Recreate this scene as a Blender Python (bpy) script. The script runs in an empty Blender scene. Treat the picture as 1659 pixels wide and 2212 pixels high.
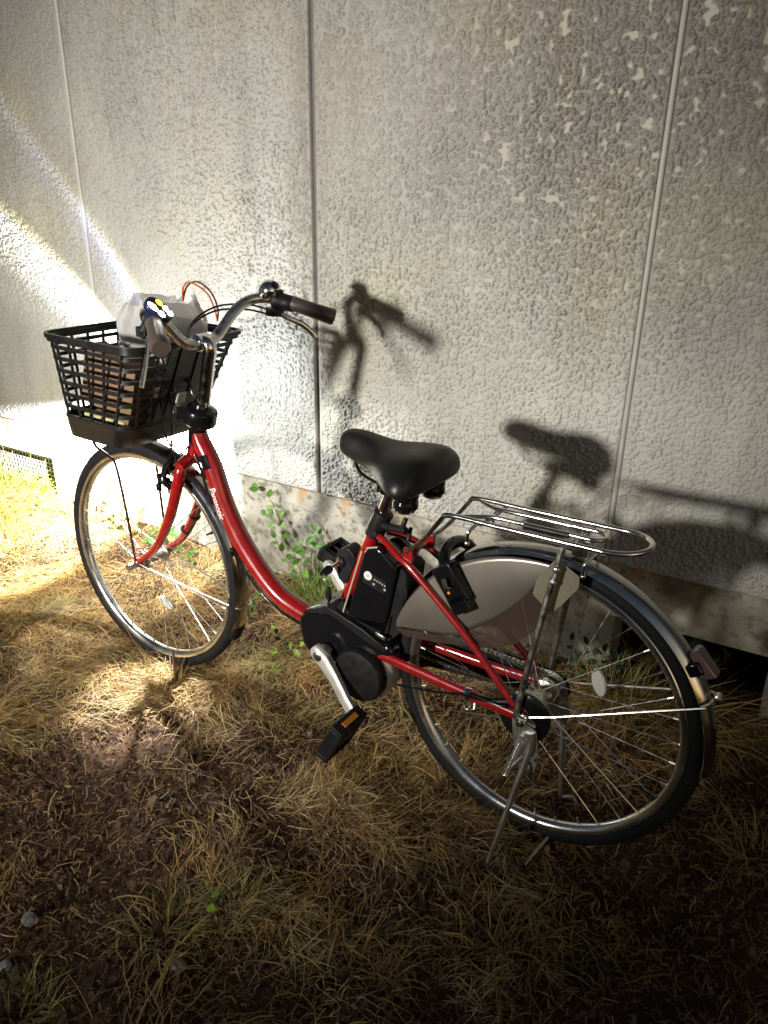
import bpy, math, random
import numpy as np
from mathutils import Matrix, Vector

S = bpy.context.scene
rng = np.random.default_rng(11)
random.seed(7)
R = math.radians

# ------------------------------------------------------------------ camera, world, lights, exposure
cam_d = bpy.data.cameras.new("camera")
cam_d.sensor_fit = 'VERTICAL'; cam_d.sensor_height = 36.0
cam_d.lens = 1704.4 / 2212.0 * 36.0
cam_d.clip_start = 0.02; cam_d.clip_end = 500
cam = bpy.data.objects.new("camera", cam_d); S.collection.objects.link(cam)
cam.matrix_world = (Matrix.Translation((0.8001, -1.9192, 1.3434)) @ Matrix.Rotation(0.5068, 4, 'Z')
                    @ Matrix.Rotation(math.pi/2 - 0.4155, 4, 'X') @ Matrix.Rotation(0.0171, 4, 'Z'))
S.camera = cam

W = bpy.data.worlds.new("World"); S.world = W; W.use_nodes = True
wn = W.node_tree.nodes; wl = W.node_tree.links
sky = wn.new('ShaderNodeTexSky'); sky.sky_type = 'NISHITA'; sky.sun_disc = False
sky.sun_elevation = R(14); sky.sun_rotation = R(120)
bg = wn['Background']; bg.inputs['Strength'].default_value = 0.032
wl.new(sky.outputs[0], bg.inputs[0])

# the bicycle's place in the yard (x forward, y left, z up in its own frame)
BIKE = (Matrix.Translation((0.4347, -0.6052, 0.0)) @ Matrix.Rotation(3.0711, 4, 'Z')
        @ Matrix.Rotation(0.0307, 4, 'X') @ Matrix.Rotation(0.0029, 4, 'Y'))

# warm lamp standing off to the left behind the camera (it throws the bicycle's shadow on the wall)
def aim(o, loc, target):
    d = Vector(target) - Vector(loc)
    o.matrix_world = Matrix.Translation(loc) @ d.to_track_quat('-Z', 'Y').to_matrix().to_4x4()
ld = bpy.data.lights.new("yard_lamp", 'SPOT'); ld.energy = 1400; ld.color = (1.0, 0.96, 0.885)
ld.shadow_soft_size = 0.14; ld.spot_size = R(42); ld.spot_blend = 1.0
yl = bpy.data.objects.new("yard_lamp", ld); S.collection.objects.link(yl)
aim(yl, (-1.36, -4.80, 1.54), (-0.66, 0.0, 0.84))

# bicycle headlight: cold white LED whose lens throws two rings of light on the wall beside it
HL = BIKE @ Vector((1.31, -0.08, 0.69))
hd = bpy.data.lights.new("headlight_led", 'POINT'); hd.energy = 600; hd.color = (0.93, 0.97, 1.0); hd.shadow_soft_size = 0.006
ho = bpy.data.objects.new("headlight_led", hd); S.collection.objects.link(ho)
fdir = (BIKE.to_3x3() @ Vector((math.cos(R(-13))*math.cos(R(-5)), math.cos(R(-13))*math.sin(R(-5)), math.sin(R(-13))))).normalized()
ho.matrix_world = Matrix.Translation(HL) @ fdir.to_track_quat('-Z', 'Y').to_matrix().to_4x4()
hd.use_nodes = True
nt = hd.node_tree; n = nt.nodes; l = nt.links
em = n['Emission']
tc = n.new('ShaderNodeTexCoord'); sp = n.new('ShaderNodeSeparateXYZ'); l.new(tc.outputs['Normal'], sp.inputs[0])
def MA(op, a, b=None, c=None, nt=None):
    m = nt.nodes.new('ShaderNodeMath'); m.operation = op
    for i, v in enumerate((a, b, c)):
        if v is None: continue
        if isinstance(v, (int, float)): m.inputs[i].default_value = v
        else: nt.links.new(v, m.inputs[i])
    return m.outputs[0]
ac = MA('ARCCOSINE', MA('MULTIPLY', sp.outputs['Z'], -1.0, nt=nt), nt=nt)
th = MA('DIVIDE', ac, math.pi, nt=nt)                      # 0 along the beam, 1 behind
ring = n.new('ShaderNodeValToRGB'); l.new(th, ring.inputs[0])
cr = ring.color_ramp; cr.interpolation = 'LINEAR'
def stops(cr, pts):
    while len(cr.elements) < len(pts): cr.elements.new(0.5)
    for e, (p, c) in zip(cr.elements, pts):
        e.position = p; e.color = c if isinstance(c, tuple) else (c, c, c, 1)
stops(cr, [(0/180, .010), (24/180, .012), (31/180, .07), (37/180, .46), (39.6/180, (.66, .68, .74, 1)), (41.8/180, (.26, .23, .15, 1)), (43.6/180, .030),
           (49/180, .030), (53.5/180, (.042, .046, .075, 1)), (56.2/180, (.115, .122, .165, 1)), (58.4/180, (.040, .036, .020, 1)), (60/180, .018), (76/180, .022), (112/180, .042), (135/180, .040), (152/180, 0.0)])
low = n.new('ShaderNodeMapRange'); low.interpolation_type = 'SMOOTHSTEP'
l.new(sp.outputs['Y'], low.inputs['Value'])
low.inputs['From Min'].default_value = 0.04; low.inputs['From Max'].default_value = -0.06
low.inputs['To Min'].default_value = 0.0; low.inputs['To Max'].default_value = 2.6
cut = n.new('ShaderNodeMapRange'); cut.interpolation_type = 'SMOOTHSTEP'; l.new(th, cut.inputs['Value'])
cut.inputs['From Min'].default_value = 80/180; cut.inputs['From Max'].default_value = 75/180
steep = n.new('ShaderNodeMapRange'); steep.interpolation_type = 'SMOOTHSTEP'; l.new(sp.outputs['Y'], steep.inputs['Value'])
steep.inputs['From Min'].default_value = -0.40; steep.inputs['From Max'].default_value = -0.66
steep.inputs['To Min'].default_value = 1.0; steep.inputs['To Max'].default_value = 0.055
side = n.new('ShaderNodeMapRange'); side.interpolation_type = 'SMOOTHSTEP'; l.new(sp.outputs['X'], side.inputs['Value'])
side.inputs['From Min'].default_value = -0.15; side.inputs['From Max'].default_value = 0.30
side.inputs['To Min'].default_value = 0.30; side.inputs['To Max'].default_value = 1.0
flood = MA('MULTIPLY', MA('MULTIPLY', MA('MULTIPLY', low.outputs[0], cut.outputs[0], nt=nt), steep.outputs[0], nt=nt), side.outputs[0], nt=nt)
leak = n.new('ShaderNodeMapRange'); leak.interpolation_type = 'SMOOTHSTEP'   # a patch of spill from the underside of the lens, down on the grass
dot = n.new('ShaderNodeVectorMath'); dot.operation = 'DOT_PRODUCT'; l.new(tc.outputs['Normal'], dot.inputs[0])
dot.inputs[1].default_value = Vector((-.33, -.93, .16)).normalized()
l.new(dot.outputs['Value'], leak.inputs['Value'])
leak.inputs['From Min'].default_value = 0.966; leak.inputs['From Max'].default_value = 0.990
leak.inputs['To Min'].default_value = 0.0; leak.inputs['To Max'].default_value = 0.30
flood = MA('ADD', flood, leak.outputs[0], nt=nt)
mx = n.new('ShaderNodeMixRGB'); mx.blend_type = 'ADD'; mx.inputs[0].default_value = 1.0
l.new(ring.outputs[0], mx.inputs[1]); l.new(flood, mx.inputs[2])
l.new(mx.outputs[0], em.inputs['Color']); em.inputs['Strength'].default_value = 1.0

S.view_settings.view_transform = 'Standard'; S.view_settings.look = 'None'
S.view_settings.exposure = 0.0; S.view_settings.gamma = 1.0; S.view_settings.use_curve_mapping = False
S.cycles.use_denoising = True; S.cycles.max_bounces = 6; S.cycles.transparent_max_bounces = 12
S.cycles.sample_clamp_indirect = 4.0; S.cycles.caustics_reflective = False; S.cycles.caustics_refractive = False

# ------------------------------------------------------------------ helpers
def tag(o, label=None, cat=None, group=None, kind=None):
    if label: o['label'] = label
    if cat: o['category'] = cat
    if group: o['group'] = group
    if kind: o['kind'] = kind
    return o
def empty(name, parent=None, M=None):
    o = bpy.data.objects.new(name, None); S.collection.objects.link(o); o.empty_display_size = .1
    if parent is not None: o.parent = parent
    if M is not None: o.matrix_world = M
    return o
def link_mesh(name, me, mat, parent=None, angle=40):
    if mat is not None:
        for m in (mat if isinstance(mat, (list, tuple)) else [mat]): me.materials.append(m)
    o = bpy.data.objects.new(name, me); S.collection.objects.link(o)
    if parent is not None: o.parent = parent
    if angle:
        me.shade_smooth()
        if angle < 180: me.set_sharp_from_angle(angle=R(angle))
    return o

def V(*a): return np.array(a, float)
def unit(v): v = np.asarray(v, float); return v/(np.linalg.norm(v)+1e-12)
def smooth_path(P, n=8, closed=False):
    P = [np.asarray(p, float) for p in P]; out = []
    m = len(P)
    for i in range(m if closed else m-1):
        p0 = P[(i-1) % m] if (closed or i > 0) else 2*P[0]-P[1]
        p1 = P[i]; p2 = P[(i+1) % m]
        p3 = P[(i+2) % m] if (closed or i+2 < m) else 2*P[-1]-P[-2]
        for k in range(n):
            t = k/n
            out.append(.5*((2*p1)+(-p0+p2)*t+(2*p0-5*p1+4*p2-p3)*t*t+(-p0+3*p1-3*p2+p3)*t**3))
    if not closed: out.append(P[-1])
    return out
class MB:
    def __init__(s): s.v = []; s.f = []; s.mi = []; s.m = 0
    def add(s, verts, faces):
        b = len(s.v); s.v += [tuple(map(float, v)) for v in verts]
        for f in faces: s.f.append(tuple(b+i for i in f)); s.mi.append(s.m)
    def tube(s, P, r, seg=10, closed=False, sm=0, flat=None, cap=True, up=None):
        """flat=(a,b): cross-section half sizes along side / up instead of r"""
        if sm: 
            if not np.isscalar(r): r = list(np.interp(np.linspace(0, 1, (len(P)-1)*sm+1), np.linspace(0, 1, len(P)), r))
            P = smooth_path(P, sm, closed)
        P = [np.asarray(p, float) for p in P]; m = len(P)
        rr = [r]*m if np.isscalar(r) else list(r)
        ring = []; N = None
        for i in range(m):
            if closed: t = unit(P[(i+1) % m]-P[(i-1) % m])
            else: t = unit(P[min(i+1, m-1)]-P[max(i-1, 0)])
            if N is None or up is not None:
                a = np.asarray(up, float) if up is not None else (V(0, 0, 1) if abs(t[2]) < .9 else V(0, 1, 0))
                N = unit(a-t*np.dot(a, t))
            else: N = unit(N-t*np.dot(N, t))
            B = np.cross(t, N)
            for k in range(seg):
                a = 2*math.pi*k/seg
                if flat: ring.append(P[i]+B*math.cos(a)*flat[0]+N*math.sin(a)*flat[1])
                else: ring.append(P[i]+rr[i]*(B*math.cos(a)+N*math.sin(a)))
        F = []
        for i in range(m if closed else m-1):
            j = (i+1) % m
            for k in range(seg):
                F.append((i*seg+k, i*seg+(k+1) % seg, j*seg+(k+1) % seg, j*seg+k))
        if cap and not closed:
            F.append(tuple(reversed(range(seg)))); F.append(tuple(range((m-1)*seg, m*seg)))
        s.add(ring, F); return s
    def box(s, c, size, ax=None):
        c = np.asarray(c, float); X, Y, Z = (np.eye(3) if ax is None else np.asarray(ax, float))
        h = np.asarray(size, float)/2; vs = []
        for x in (-1, 1):
            for y in (-1, 1):
                for z in (-1, 1): vs.append(c+X*x*h[0]+Y*y*h[1]+Z*z*h[2])
        s.add(vs, [(0, 1, 3, 2), (4, 6, 7, 5), (0, 4, 5, 1), (2, 3, 7, 6), (0, 2, 6, 4), (1, 5, 7, 3)]); return s
    def prism(s, out, y0, y1):
        """outline in (x, z), extruded along y"""
        m = len(out); a = [(x, y0, z) for x, z in out]; b = [(x, y1, z) for x, z in out]
        s.add(a+b, [tuple(range(m)), tuple(reversed(range(m, 2*m)))]+[(i, i+m, (i+1) % m+m, (i+1) % m) for i in range(m)]); return s
    def loft(s, rings, cap=(True, True), closed=False):
        m = len(rings[0]); vs = [p for r in rings for p in r]; F = []; L = len(rings)
        for i in range(L if closed else L-1):
            j = (i+1) % L
            for k in range(m): F.append((i*m+k, i*m+(k+1) % m, j*m+(k+1) % m, j*m+k))
        if cap[0] and not closed: F.append(tuple(reversed(range(m))))
        if cap[1] and not closed: F.append(tuple(range((L-1)*m, L*m)))
        s.add(vs, F); return s
    def lathe(s, c, axis, prof, seg=24, closed=False):
        """prof: (radius, distance along axis)"""
        a = unit(axis); u = unit(np.cross(a, V(0, 0, 1) if abs(a[2]) < .9 else V(1, 0, 0))); w = np.cross(a, u); c = np.asarray(c, float)
        rings = [[c+a*h+r*(u*math.cos(2*math.pi*k/seg)+w*math.sin(2*math.pi*k/seg)) for k in range(seg)] for r, h in prof]
        return s.loft(rings, (not closed, not closed), closed)
    def cyl(s, a, b, r, seg=16): return s.tube([a, b], r, seg)
    def build(s, name, mat, parent=None, bevel=0, angle=40, seg=2):
        me = bpy.data.meshes.new(name); me.from_pydata(s.v, [], s.f)
        if isinstance(mat, (list, tuple)): me.polygons.foreach_set('material_index', s.mi)
        import bmesh as _b
        bm = _b.new(); bm.from_mesh(me); _b.ops.recalc_face_normals(bm, faces=bm.faces); bm.to_mesh(me); bm.free()
        o = link_mesh(name, me, mat, parent, angle)
        if bevel:
            mo = o.modifiers.new('bevel', 'BEVEL'); mo.width = bevel; mo.segments = seg; mo.limit_method = 'ANGLE'; mo.angle_limit = R(35)
        return o

# ------------------------------------------------------------------ materials
def mat(name, col, rough=.5, metal=0., coat=0., alpha=1., var=.0, vscale=40, rvar=0., bump=0., bscale=200, bdist=.001, trans=0., sheen=0., spec=.5):
    m = bpy.data.materials.new(name); m.use_nodes = True; nt = m.node_tree; b = nt.nodes['Principled BSDF']
    b.inputs['Base Color'].default_value = (*col, 1); b.inputs['Roughness'].default_value = rough
    b.inputs['Metallic'].default_value = metal; b.inputs['Coat Weight'].default_value = coat; b.inputs['Coat Roughness'].default_value = .08
    b.inputs['Alpha'].default_value = alpha; b.inputs['Transmission Weight'].default_value = trans; b.inputs['Specular IOR Level'].default_value = spec
    tcn = nt.nodes.new('ShaderNodeTexCoord')
    if var or rvar:
        no = nt.nodes.new('ShaderNodeTexNoise'); no.inputs['Scale'].default_value = vscale; no.inputs['Detail'].default_value = 5
        nt.links.new(tcn.outputs['Object'], no.inputs['Vector'])
        if var:
            r = nt.nodes.new('ShaderNodeValToRGB'); stops(r.color_ramp, [(.3, tuple(c*(1-var) for c in col)+(1,)), (.7, tuple(min(1, c*(1+var)) for c in col)+(1,))])
            nt.links.new(no.outputs['Fac'], r.inputs[0]); nt.links.new(r.outputs[0], b.inputs['Base Color'])
        if rvar:
            mr = nt.nodes.new('ShaderNodeMapRange'); mr.inputs['From Min'].default_value = .3; mr.inputs['From Max'].default_value = .7
            mr.inputs['To Min'].default_value = max(.02, rough-rvar); mr.inputs['To Max'].default_value = rough+rvar
            nt.links.new(no.outputs['Fac'], mr.inputs[0]); nt.links.new(mr.outputs[0], b.inputs['Roughness'])
    if bump:
        n2 = nt.nodes.new('ShaderNodeTexNoise'); n2.inputs['Scale'].default_value = bscale; n2.inputs['Detail'].default_value = 3
        nt.links.new(tcn.outputs['Object'], n2.inputs['Vector'])
        bp = nt.nodes.new('ShaderNodeBump'); bp.inputs['Strength'].default_value = bump; bp.inputs['Distance'].default_value = bdist
        nt.links.new(n2.outputs['Fac'], bp.inputs['Height']); nt.links.new(bp.outputs[0], b.inputs['Normal'])
    return m
def emis(name, col, st):
    m = bpy.data.materials.new(name); m.use_nodes = True; b = m.node_tree.nodes['Principled BSDF']
    b.inputs['Base Color'].default_value = (*col, 1); b.inputs['Emission Color'].default_value = (*col, 1); b.inputs['Emission Strength'].default_value = st
    return m
M_red = mat('red_paint', (.285, .0060, .0062), .26, coat=1.0, var=.10, vscale=30, rvar=.08)
M_blk = mat('black_gloss_plastic', (.006, .006, .007), .14, rvar=.05, vscale=25)
M_blkm = mat('black_matte_plastic', (.007, .007, .008), .46, rvar=.1, bump=.25, bscale=600, bdist=.0006, spec=.35)
M_bask = mat('basket_plastic', (.008, .0075, .0075), .36, rvar=.08)
M_rub = mat('tyre_rubber', (.0075, .0075, .008), .68, var=.3, vscale=30, bump=.4, bscale=450, bdist=.0012, spec=.25)
M_chr = mat('chrome', (.78, .75, .70), .13, metal=1, rvar=.06, vscale=60)
M_stl = mat('stainless_fender', (.52, .50, .47), .17, metal=1, rvar=.05, vscale=30)
M_sat = mat('satin_steel', (.60, .58, .54), .30, metal=1, rvar=.1, vscale=60)
M_alu = mat('crank_alloy', (.50, .49, .44), .42, metal=.35, var=.08, rvar=.06)
M_rim = mat('rim_alloy', (.66, .65, .63), .24, metal=1, rvar=.08, vscale=15)
M_sad = mat('saddle_vinyl', (.0085, .008, .0078), .40, bump=.3, bscale=700, bdist=.0006, rvar=.05)
M_brn = mat('dark_strut_paint', (.06, .018, .014), .35, metal=.4)
M_grip = mat('grip_rubber', (.05, .042, .038), .45, bump=.3, bscale=300)
M_org = mat('amber_reflector', (.75, .28, .03), .3, coat=.5)
M_clear = mat('clear_reflector', (.62, .60, .52), .25, coat=.6, bump=.6, bscale=260, bdist=.002)
M_ltxt = mat('white_lettering', (.78, .76, .72), .45)
M_hole = mat('dark_hollow', (.006, .006, .006), .8)

# ------------------------------------------------------------------ ground
def gz(x, y):
    x = np.asarray(x, float); y = np.asarray(y, float)
    t = np.clip((y+.45)/.45, 0, 1); t = t*t*(3-2*t)
    rise = .045*t + .045*t*np.clip((-x-.7)/.7, 0, 1)
    w = .006*np.sin(x*9.1+1.3*np.sin(y*7.3))*np.cos(y*8.7+.6)+.004*np.sin(x*23+y*17)+.003*np.sin(x*41-y*37+2)
    far = np.clip((np.abs(y+.6)-1.5)/2, 0, 1)
    return rise+w*(1-far)-.004
def axis_pts(a0, a1, st, lo, hi):
    core = np.arange(a0, a1+1e-6, st); left = a0-np.geomspace(.15, a0-lo, 10)[::-1]; right = a1+np.geomspace(.15, hi-a1, 10)
    return np.concatenate([left, core, right])
gx = axis_pts(-3.0, 1.8, .025, -40, 40)
gy = np.concatenate([-2.2-np.geomspace(.15, 37, 10)[::-1], np.arange(-2.2, .35, .025)])
X, Y = np.meshgrid(gx, gy); Z = gz(X, Y)
nx, ny = len(gx), len(gy)
idx = np.arange(nx*ny).reshape(ny, nx)
F = np.stack([idx[:-1, :-1], idx[:-1, 1:], idx[1:, 1:], idx[1:, :-1]], -1).reshape(-1, 4)
def mesh_np(name, verts, quads, mat, smooth=True, cols=None):
    me = bpy.data.meshes.new(name); nv, nf = len(verts), len(quads); k = quads.shape[1]
    me.vertices.add(nv); me.vertices.foreach_set('co', np.asarray(verts, np.float32).ravel())
    me.loops.add(nf*k); me.loops.foreach_set('vertex_index', quads.astype(np.int32).ravel())
    me.polygons.add(nf); me.polygons.foreach_set('loop_start', np.arange(0, nf*k, k, dtype=np.int32))
    me.update(calc_edges=True); me.validate()
    if cols is not None:
        a = me.color_attributes.new('tint', 'FLOAT_COLOR', 'POINT'); a.data.foreach_set('color', np.asarray(cols, np.float32).ravel())
    me.materials.append(mat)
    o = bpy.data.objects.new(name, me); S.collection.objects.link(o)
    if smooth: me.shade_smooth()
    return o
def soil():
    m = bpy.data.materials.new('soil'); m.use_nodes = True; nt = m.node_tree; b = nt.nodes['Principled BSDF']; b.inputs['Roughness'].default_value = .95
    b.inputs['Specular IOR Level'].default_value = .15
    g = nt.nodes.new('ShaderNodeNewGeometry')
    n1 = nt.nodes.new('ShaderNodeTexNoise'); n1.inputs['Scale'].default_value = 6; n1.inputs['Detail'].default_value = 8; nt.links.new(g.outputs['Position'], n1.inputs['Vector'])
    n2 = nt.nodes.new('ShaderNodeTexNoise'); n2.inputs['Scale'].default_value = 70; n2.inputs['Detail'].default_value = 6; nt.links.new(g.outputs['Position'], n2.inputs['Vector'])
    r = nt.nodes.new('ShaderNodeValToRGB'); stops(r.color_ramp, [(.25, (.022, .011, .007, 1)), (.5, (.056, .027, .016, 1)), (.75, (.105, .055, .033, 1))])
    mxx = nt.nodes.new('ShaderNodeMixRGB'); mxx.inputs[0].default_value = .5
    nt.links.new(n1.outputs['Fac'], mxx.inputs[1]); nt.links.new(n2.outputs['Fac'], mxx.inputs[2]); nt.links.new(mxx.outputs[0], r.inputs[0]); nt.links.new(r.outputs[0], b.inputs['Base Color'])
    bp = nt.nodes.new('ShaderNodeBump'); bp.inputs['Distance'].default_value = .012; bp.inputs['Strength'].default_value = .9
    nt.links.new(n2.outputs['Fac'], bp.inputs['Height']); nt.links.new(bp.outputs[0], b.inputs['Normal'])
    return m
ground = mesh_np('ground', np.stack([X, Y, Z], -1).reshape(-1, 3), F, soil())
tag(ground, 'dark brown soil under dry grass', 'ground', kind='structure')

# ------------------------------------------------------------------ wall
HB = .3855; JX = [-.5017+.91*k for k in range(-6, 8)]; JG = .014; TOP = 3.0
def stucco():
    m = bpy.data.materials.new('textured_wall_coating'); m.use_nodes = True; nt = m.node_tree; b = nt.nodes['Principled BSDF']; L = nt.links
    b.inputs['Roughness'].default_value = .48; b.inputs['Specular IOR Level'].default_value = .5
    g = nt.nodes.new('ShaderNodeNewGeometry')
    def noise(scale, det, dist=0., rough=.5, vec=None):
        q = nt.nodes.new('ShaderNodeTexNoise'); q.inputs['Scale'].default_value = scale; q.inputs['Detail'].default_value = det
        q.inputs['Distortion'].default_value = dist; q.inputs['Roughness'].default_value = rough; L.new(vec or g.outputs['Position'], q.inputs['Vector']); return q.outputs['Fac']
    def ss(v, a, c):
        q = nt.nodes.new('ShaderNodeMapRange'); q.interpolation_type = 'SMOOTHSTEP'; L.new(v, q.inputs['Value'])
        q.inputs['From Min'].default_value = a; q.inputs['From Max'].default_value = c; return q.outputs[0]
    at = nt.nodes.new('ShaderNodeVertexColor'); at.layer_name = 'tint'; sa = nt.nodes.new('ShaderNodeSeparateColor'); L.new(at.outputs[0], sa.inputs[0])
    flat = sa.outputs[0]
    bp = nt.nodes.new('ShaderNodeBump'); bp.inputs['Strength'].default_value = .8; bp.inputs['Distance'].default_value = .0016
    L.new(noise(260, 3, .3, .6), bp.inputs['Height']); L.new(bp.outputs[0], b.inputs['Normal'])
    # dirt mixes grime with painted lamp falloff, strongest high right; trowelled tops stay pale
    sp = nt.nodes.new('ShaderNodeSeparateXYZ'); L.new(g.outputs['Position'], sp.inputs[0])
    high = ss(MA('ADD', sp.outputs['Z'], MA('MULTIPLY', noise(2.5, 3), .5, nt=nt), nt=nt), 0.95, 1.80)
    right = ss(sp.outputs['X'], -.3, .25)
    dirt_falloff = MA('MULTIPLY', high, MA('ADD', MA('MULTIPLY', right, .35, nt=nt), .65, nt=nt), nt=nt)
    c1 = nt.nodes.new('ShaderNodeMixRGB'); c1.inputs[1].default_value = (.455, .45, .415, 1); c1.inputs[2].default_value = (.235, .215, .195, 1); L.new(dirt_falloff, c1.inputs[0])
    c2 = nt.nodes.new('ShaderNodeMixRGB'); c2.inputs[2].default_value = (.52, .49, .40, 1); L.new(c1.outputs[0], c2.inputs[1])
    L.new(MA('MULTIPLY', flat, MA('ADD', MA('MULTIPLY', MA('MULTIPLY', dirt_falloff, right, nt=nt), .75, nt=nt), .06, nt=nt), nt=nt), c2.inputs[0])
    sm = nt.nodes.new('ShaderNodeMixRGB'); sm.blend_type = 'MULTIPLY'; L.new(c2.outputs[0], sm.inputs[1])
    rr = nt.nodes.new('ShaderNodeValToRGB'); stops(rr.color_ramp, [(.3, (.80, .79, .78, 1)), (.7, (1.0, 1.0, .97, 1))]); L.new(noise(3.2, 6), rr.inputs[0]); L.new(rr.outputs[0], sm.inputs[2]); sm.inputs[0].default_value = 1
    cbx = nt.nodes.new('ShaderNodeCombineXYZ'); L.new(sp.outputs['X'], cbx.inputs[0]); L.new(MA('MULTIPLY', sp.outputs['Z'], .06, nt=nt), cbx.inputs[2])
    st_ = nt.nodes.new('ShaderNodeMixRGB'); st_.blend_type = 'MULTIPLY'; st_.inputs[0].default_value = 1; L.new(sm.outputs[0], st_.inputs[1])
    r2 = nt.nodes.new('ShaderNodeValToRGB'); stops(r2.color_ramp, [(.30, (.84, .83, .82, 1)), (.55, (1, 1, 1, 1))]); L.new(noise(9, 5, 0, .6, cbx.outputs[0]), r2.inputs[0]); L.new(r2.outputs[0], st_.inputs[2])
    yl_ = nt.nodes.new('ShaderNodeMixRGB'); yl_.blend_type = 'MULTIPLY'; yl_.inputs[2].default_value = (1.0, .985, .86, 1); L.new(st_.outputs[0], yl_.inputs[1]); L.new(ss(noise(2.1, 4), .48, .66), yl_.inputs[0])
    L.new(yl_.outputs[0], b.inputs['Base Color'])
    return m
def concrete():
    m = bpy.data.materials.new('stained_concrete'); m.use_nodes = True; nt = m.node_tree; b = nt.nodes['Principled BSDF']; L = nt.links
    b.inputs['Roughness'].default_value = .85; b.inputs['Specular IOR Level'].default_value = .25
    g = nt.nodes.new('ShaderNodeNewGeometry'); sp = nt.nodes.new('ShaderNodeSeparateXYZ'); L.new(g.outputs['Position'], sp.inputs[0])
    def noise(scale, det, vec=None, dist=0.):
        q = nt.nodes.new('ShaderNodeTexNoise'); q.inputs['Scale'].default_value = scale; q.inputs['Detail'].default_value = det; q.inputs['Distortion'].default_value = dist; L.new(vec or g.outputs['Position'], q.inputs['Vector']); return q.outputs['Fac']
    def mixc(fac, a, bcol, mode='MIX'):
        q = nt.nodes.new('ShaderNodeMixRGB'); q.blend_type = mode
        for i, v in ((0, fac), (1, a), (2, bcol)):
            if isinstance(v, tuple): q.inputs[i].default_value = v
            elif isinstance(v, (int, float)): q.inputs[i].default_value = v
            else: L.new(v, q.inputs[i])
        return q.outputs[0]
    def ss(v, a, c):
        q = nt.nodes.new('ShaderNodeMapRange'); q.interpolation_type = 'SMOOTHSTEP'; L.new(v, q.inputs['Value'])
        q.inputs['From Min'].default_value = a; q.inputs['From Max'].default_value = c; return q.outputs[0]
    r = nt.nodes.new('ShaderNodeValToRGB'); stops(r.color_ramp, [(.32, (.19, .175, .14, 1)), (.5, (.33, .31, .255, 1)), (.68, (.43, .41, .35, 1))]); L.new(noise(9, 9), r.inputs[0])
    c = r.outputs[0]
    spk = ss(noise(48, 9), .50, .66); c = mixc(MA('MULTIPLY', spk, .75, nt=nt), c, (.13, .115, .075, 1))
    # vertical drips: squash z so streaks run down
    cb = nt.nodes.new('ShaderNodeCombineXYZ'); L.new(MA('MULTIPLY', sp.outputs['X'], 1.0, nt=nt), cb.inputs[0]); L.new(MA('MULTIPLY', sp.outputs['Z'], .22, nt=nt), cb.inputs[2])
    drip = ss(noise(13, 5, cb.outputs[0]), .53, .66)
    top = ss(MA('ADD', sp.outputs['Z'], MA('MULTIPLY', noise(20, 3), .18, nt=nt), nt=nt), .36, .50)
    rust = MA('MULTIPLY', drip, top, nt=nt)
    c = mixc(MA('MULTIPLY', rust, .85, nt=nt), c, (.34, .17, .035, 1))
    right_dark = MA('MULTIPLY', ss(sp.outputs['X'], .15, .6), ss(noise(5, 5), .35, .6), nt=nt)  # mottled darker tone, growing towards the right
    c = mixc(MA('MULTIPLY', right_dark, .75, nt=nt), c, (.085, .072, .042, 1))
    crack = ss(MA('ABSOLUTE', MA('SUBTRACT', MA('ADD', sp.outputs['Z'], MA('MULTIPLY', noise(11, 6), .09, nt=nt), nt=nt), .355, nt=nt), nt=nt), .0016, .0)
    c = mixc(MA('MULTIPLY', crack, .7, nt=nt), c, (.07, .06, .045, 1))
    L.new(c, b.inputs['Base Color'])
    bp = nt.nodes.new('ShaderNodeBump'); bp.inputs['Strength'].default_value = .6; bp.inputs['Distance'].default_value = .003
    L.new(noise(90, 6), bp.inputs['Height']); L.new(bp.outputs[0], b.inputs['Normal'])
    return m
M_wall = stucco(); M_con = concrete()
M_seal_d = mat('dark_joint_sealant', (.085, .078, .075), .55, var=.15, vscale=20)
M_seal_l = mat('pale_joint_sealant', (.40, .39, .35), .55, var=.08, vscale=20)
wall = empty('building_wall'); wall.location = (0, 0, 0)
tag(wall, 'grey building wall with rough textured panels on a stained concrete base', 'wall')
_pr = np.random.default_rng(5); _pm = _pr.permutation(512); _pm = np.concatenate([_pm, _pm]); _ga = _pr.uniform(0, 2*math.pi, 512)
def perlin(x, y):
    xi = np.floor(x).astype(int); yi = np.floor(y).astype(int); xf = x-xi; yf = y-yi
    u = xf**3*(xf*(xf*6-15)+10); v = yf**3*(yf*(yf*6-15)+10)
    def g(i, j, dx, dy):
        a = _ga[_pm[_pm[(xi+i) & 511]+((yi+j) & 511)]]; return np.cos(a)*dx+np.sin(a)*dy
    a = g(0, 0, xf, yf); b_ = g(1, 0, xf-1, yf); c_ = g(0, 1, xf, yf-1); d = g(1, 1, xf-1, yf-1)
    return (a+(b_-a)*u)+((c_+(d-c_)*u)-(a+(b_-a)*u))*v
def sst(v, a, c): t = np.clip((v-a)/(c-a), 0, 1); return t*t*(3-2*t)
def relief(x, z):
    wx = x+.006*perlin(x*48+7, z*48+3); wz = z+.006*perlin(x*48+31, z*48+57)
    n_ = .75*perlin(wx*88, wz*80)+perlin(wx*150+9, wz*142+4)+.6*perlin(wx*265+2, wz*265+8)
    big = perlin(x*9+3, z*9+11)
    flat = sst(perlin(wx*34+5, wz*31+40)+.55*perlin(wx*78+1, wz*78+5)+.25*big, .34, .44)
    bump = sst(n_, -.10, .44)*(.75+.5*sst(perlin(wx*31+70, wz*31+20), -.4, .5))
    amp = .62+.62*sst(perlin(x*2.3+13, z*2.3+6)+.5*perlin(x*7+3, z*7+1), -.45, .45)
    return (.0064*amp*bump*(1-.95*flat)), flat
M_w = M_wall
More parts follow.
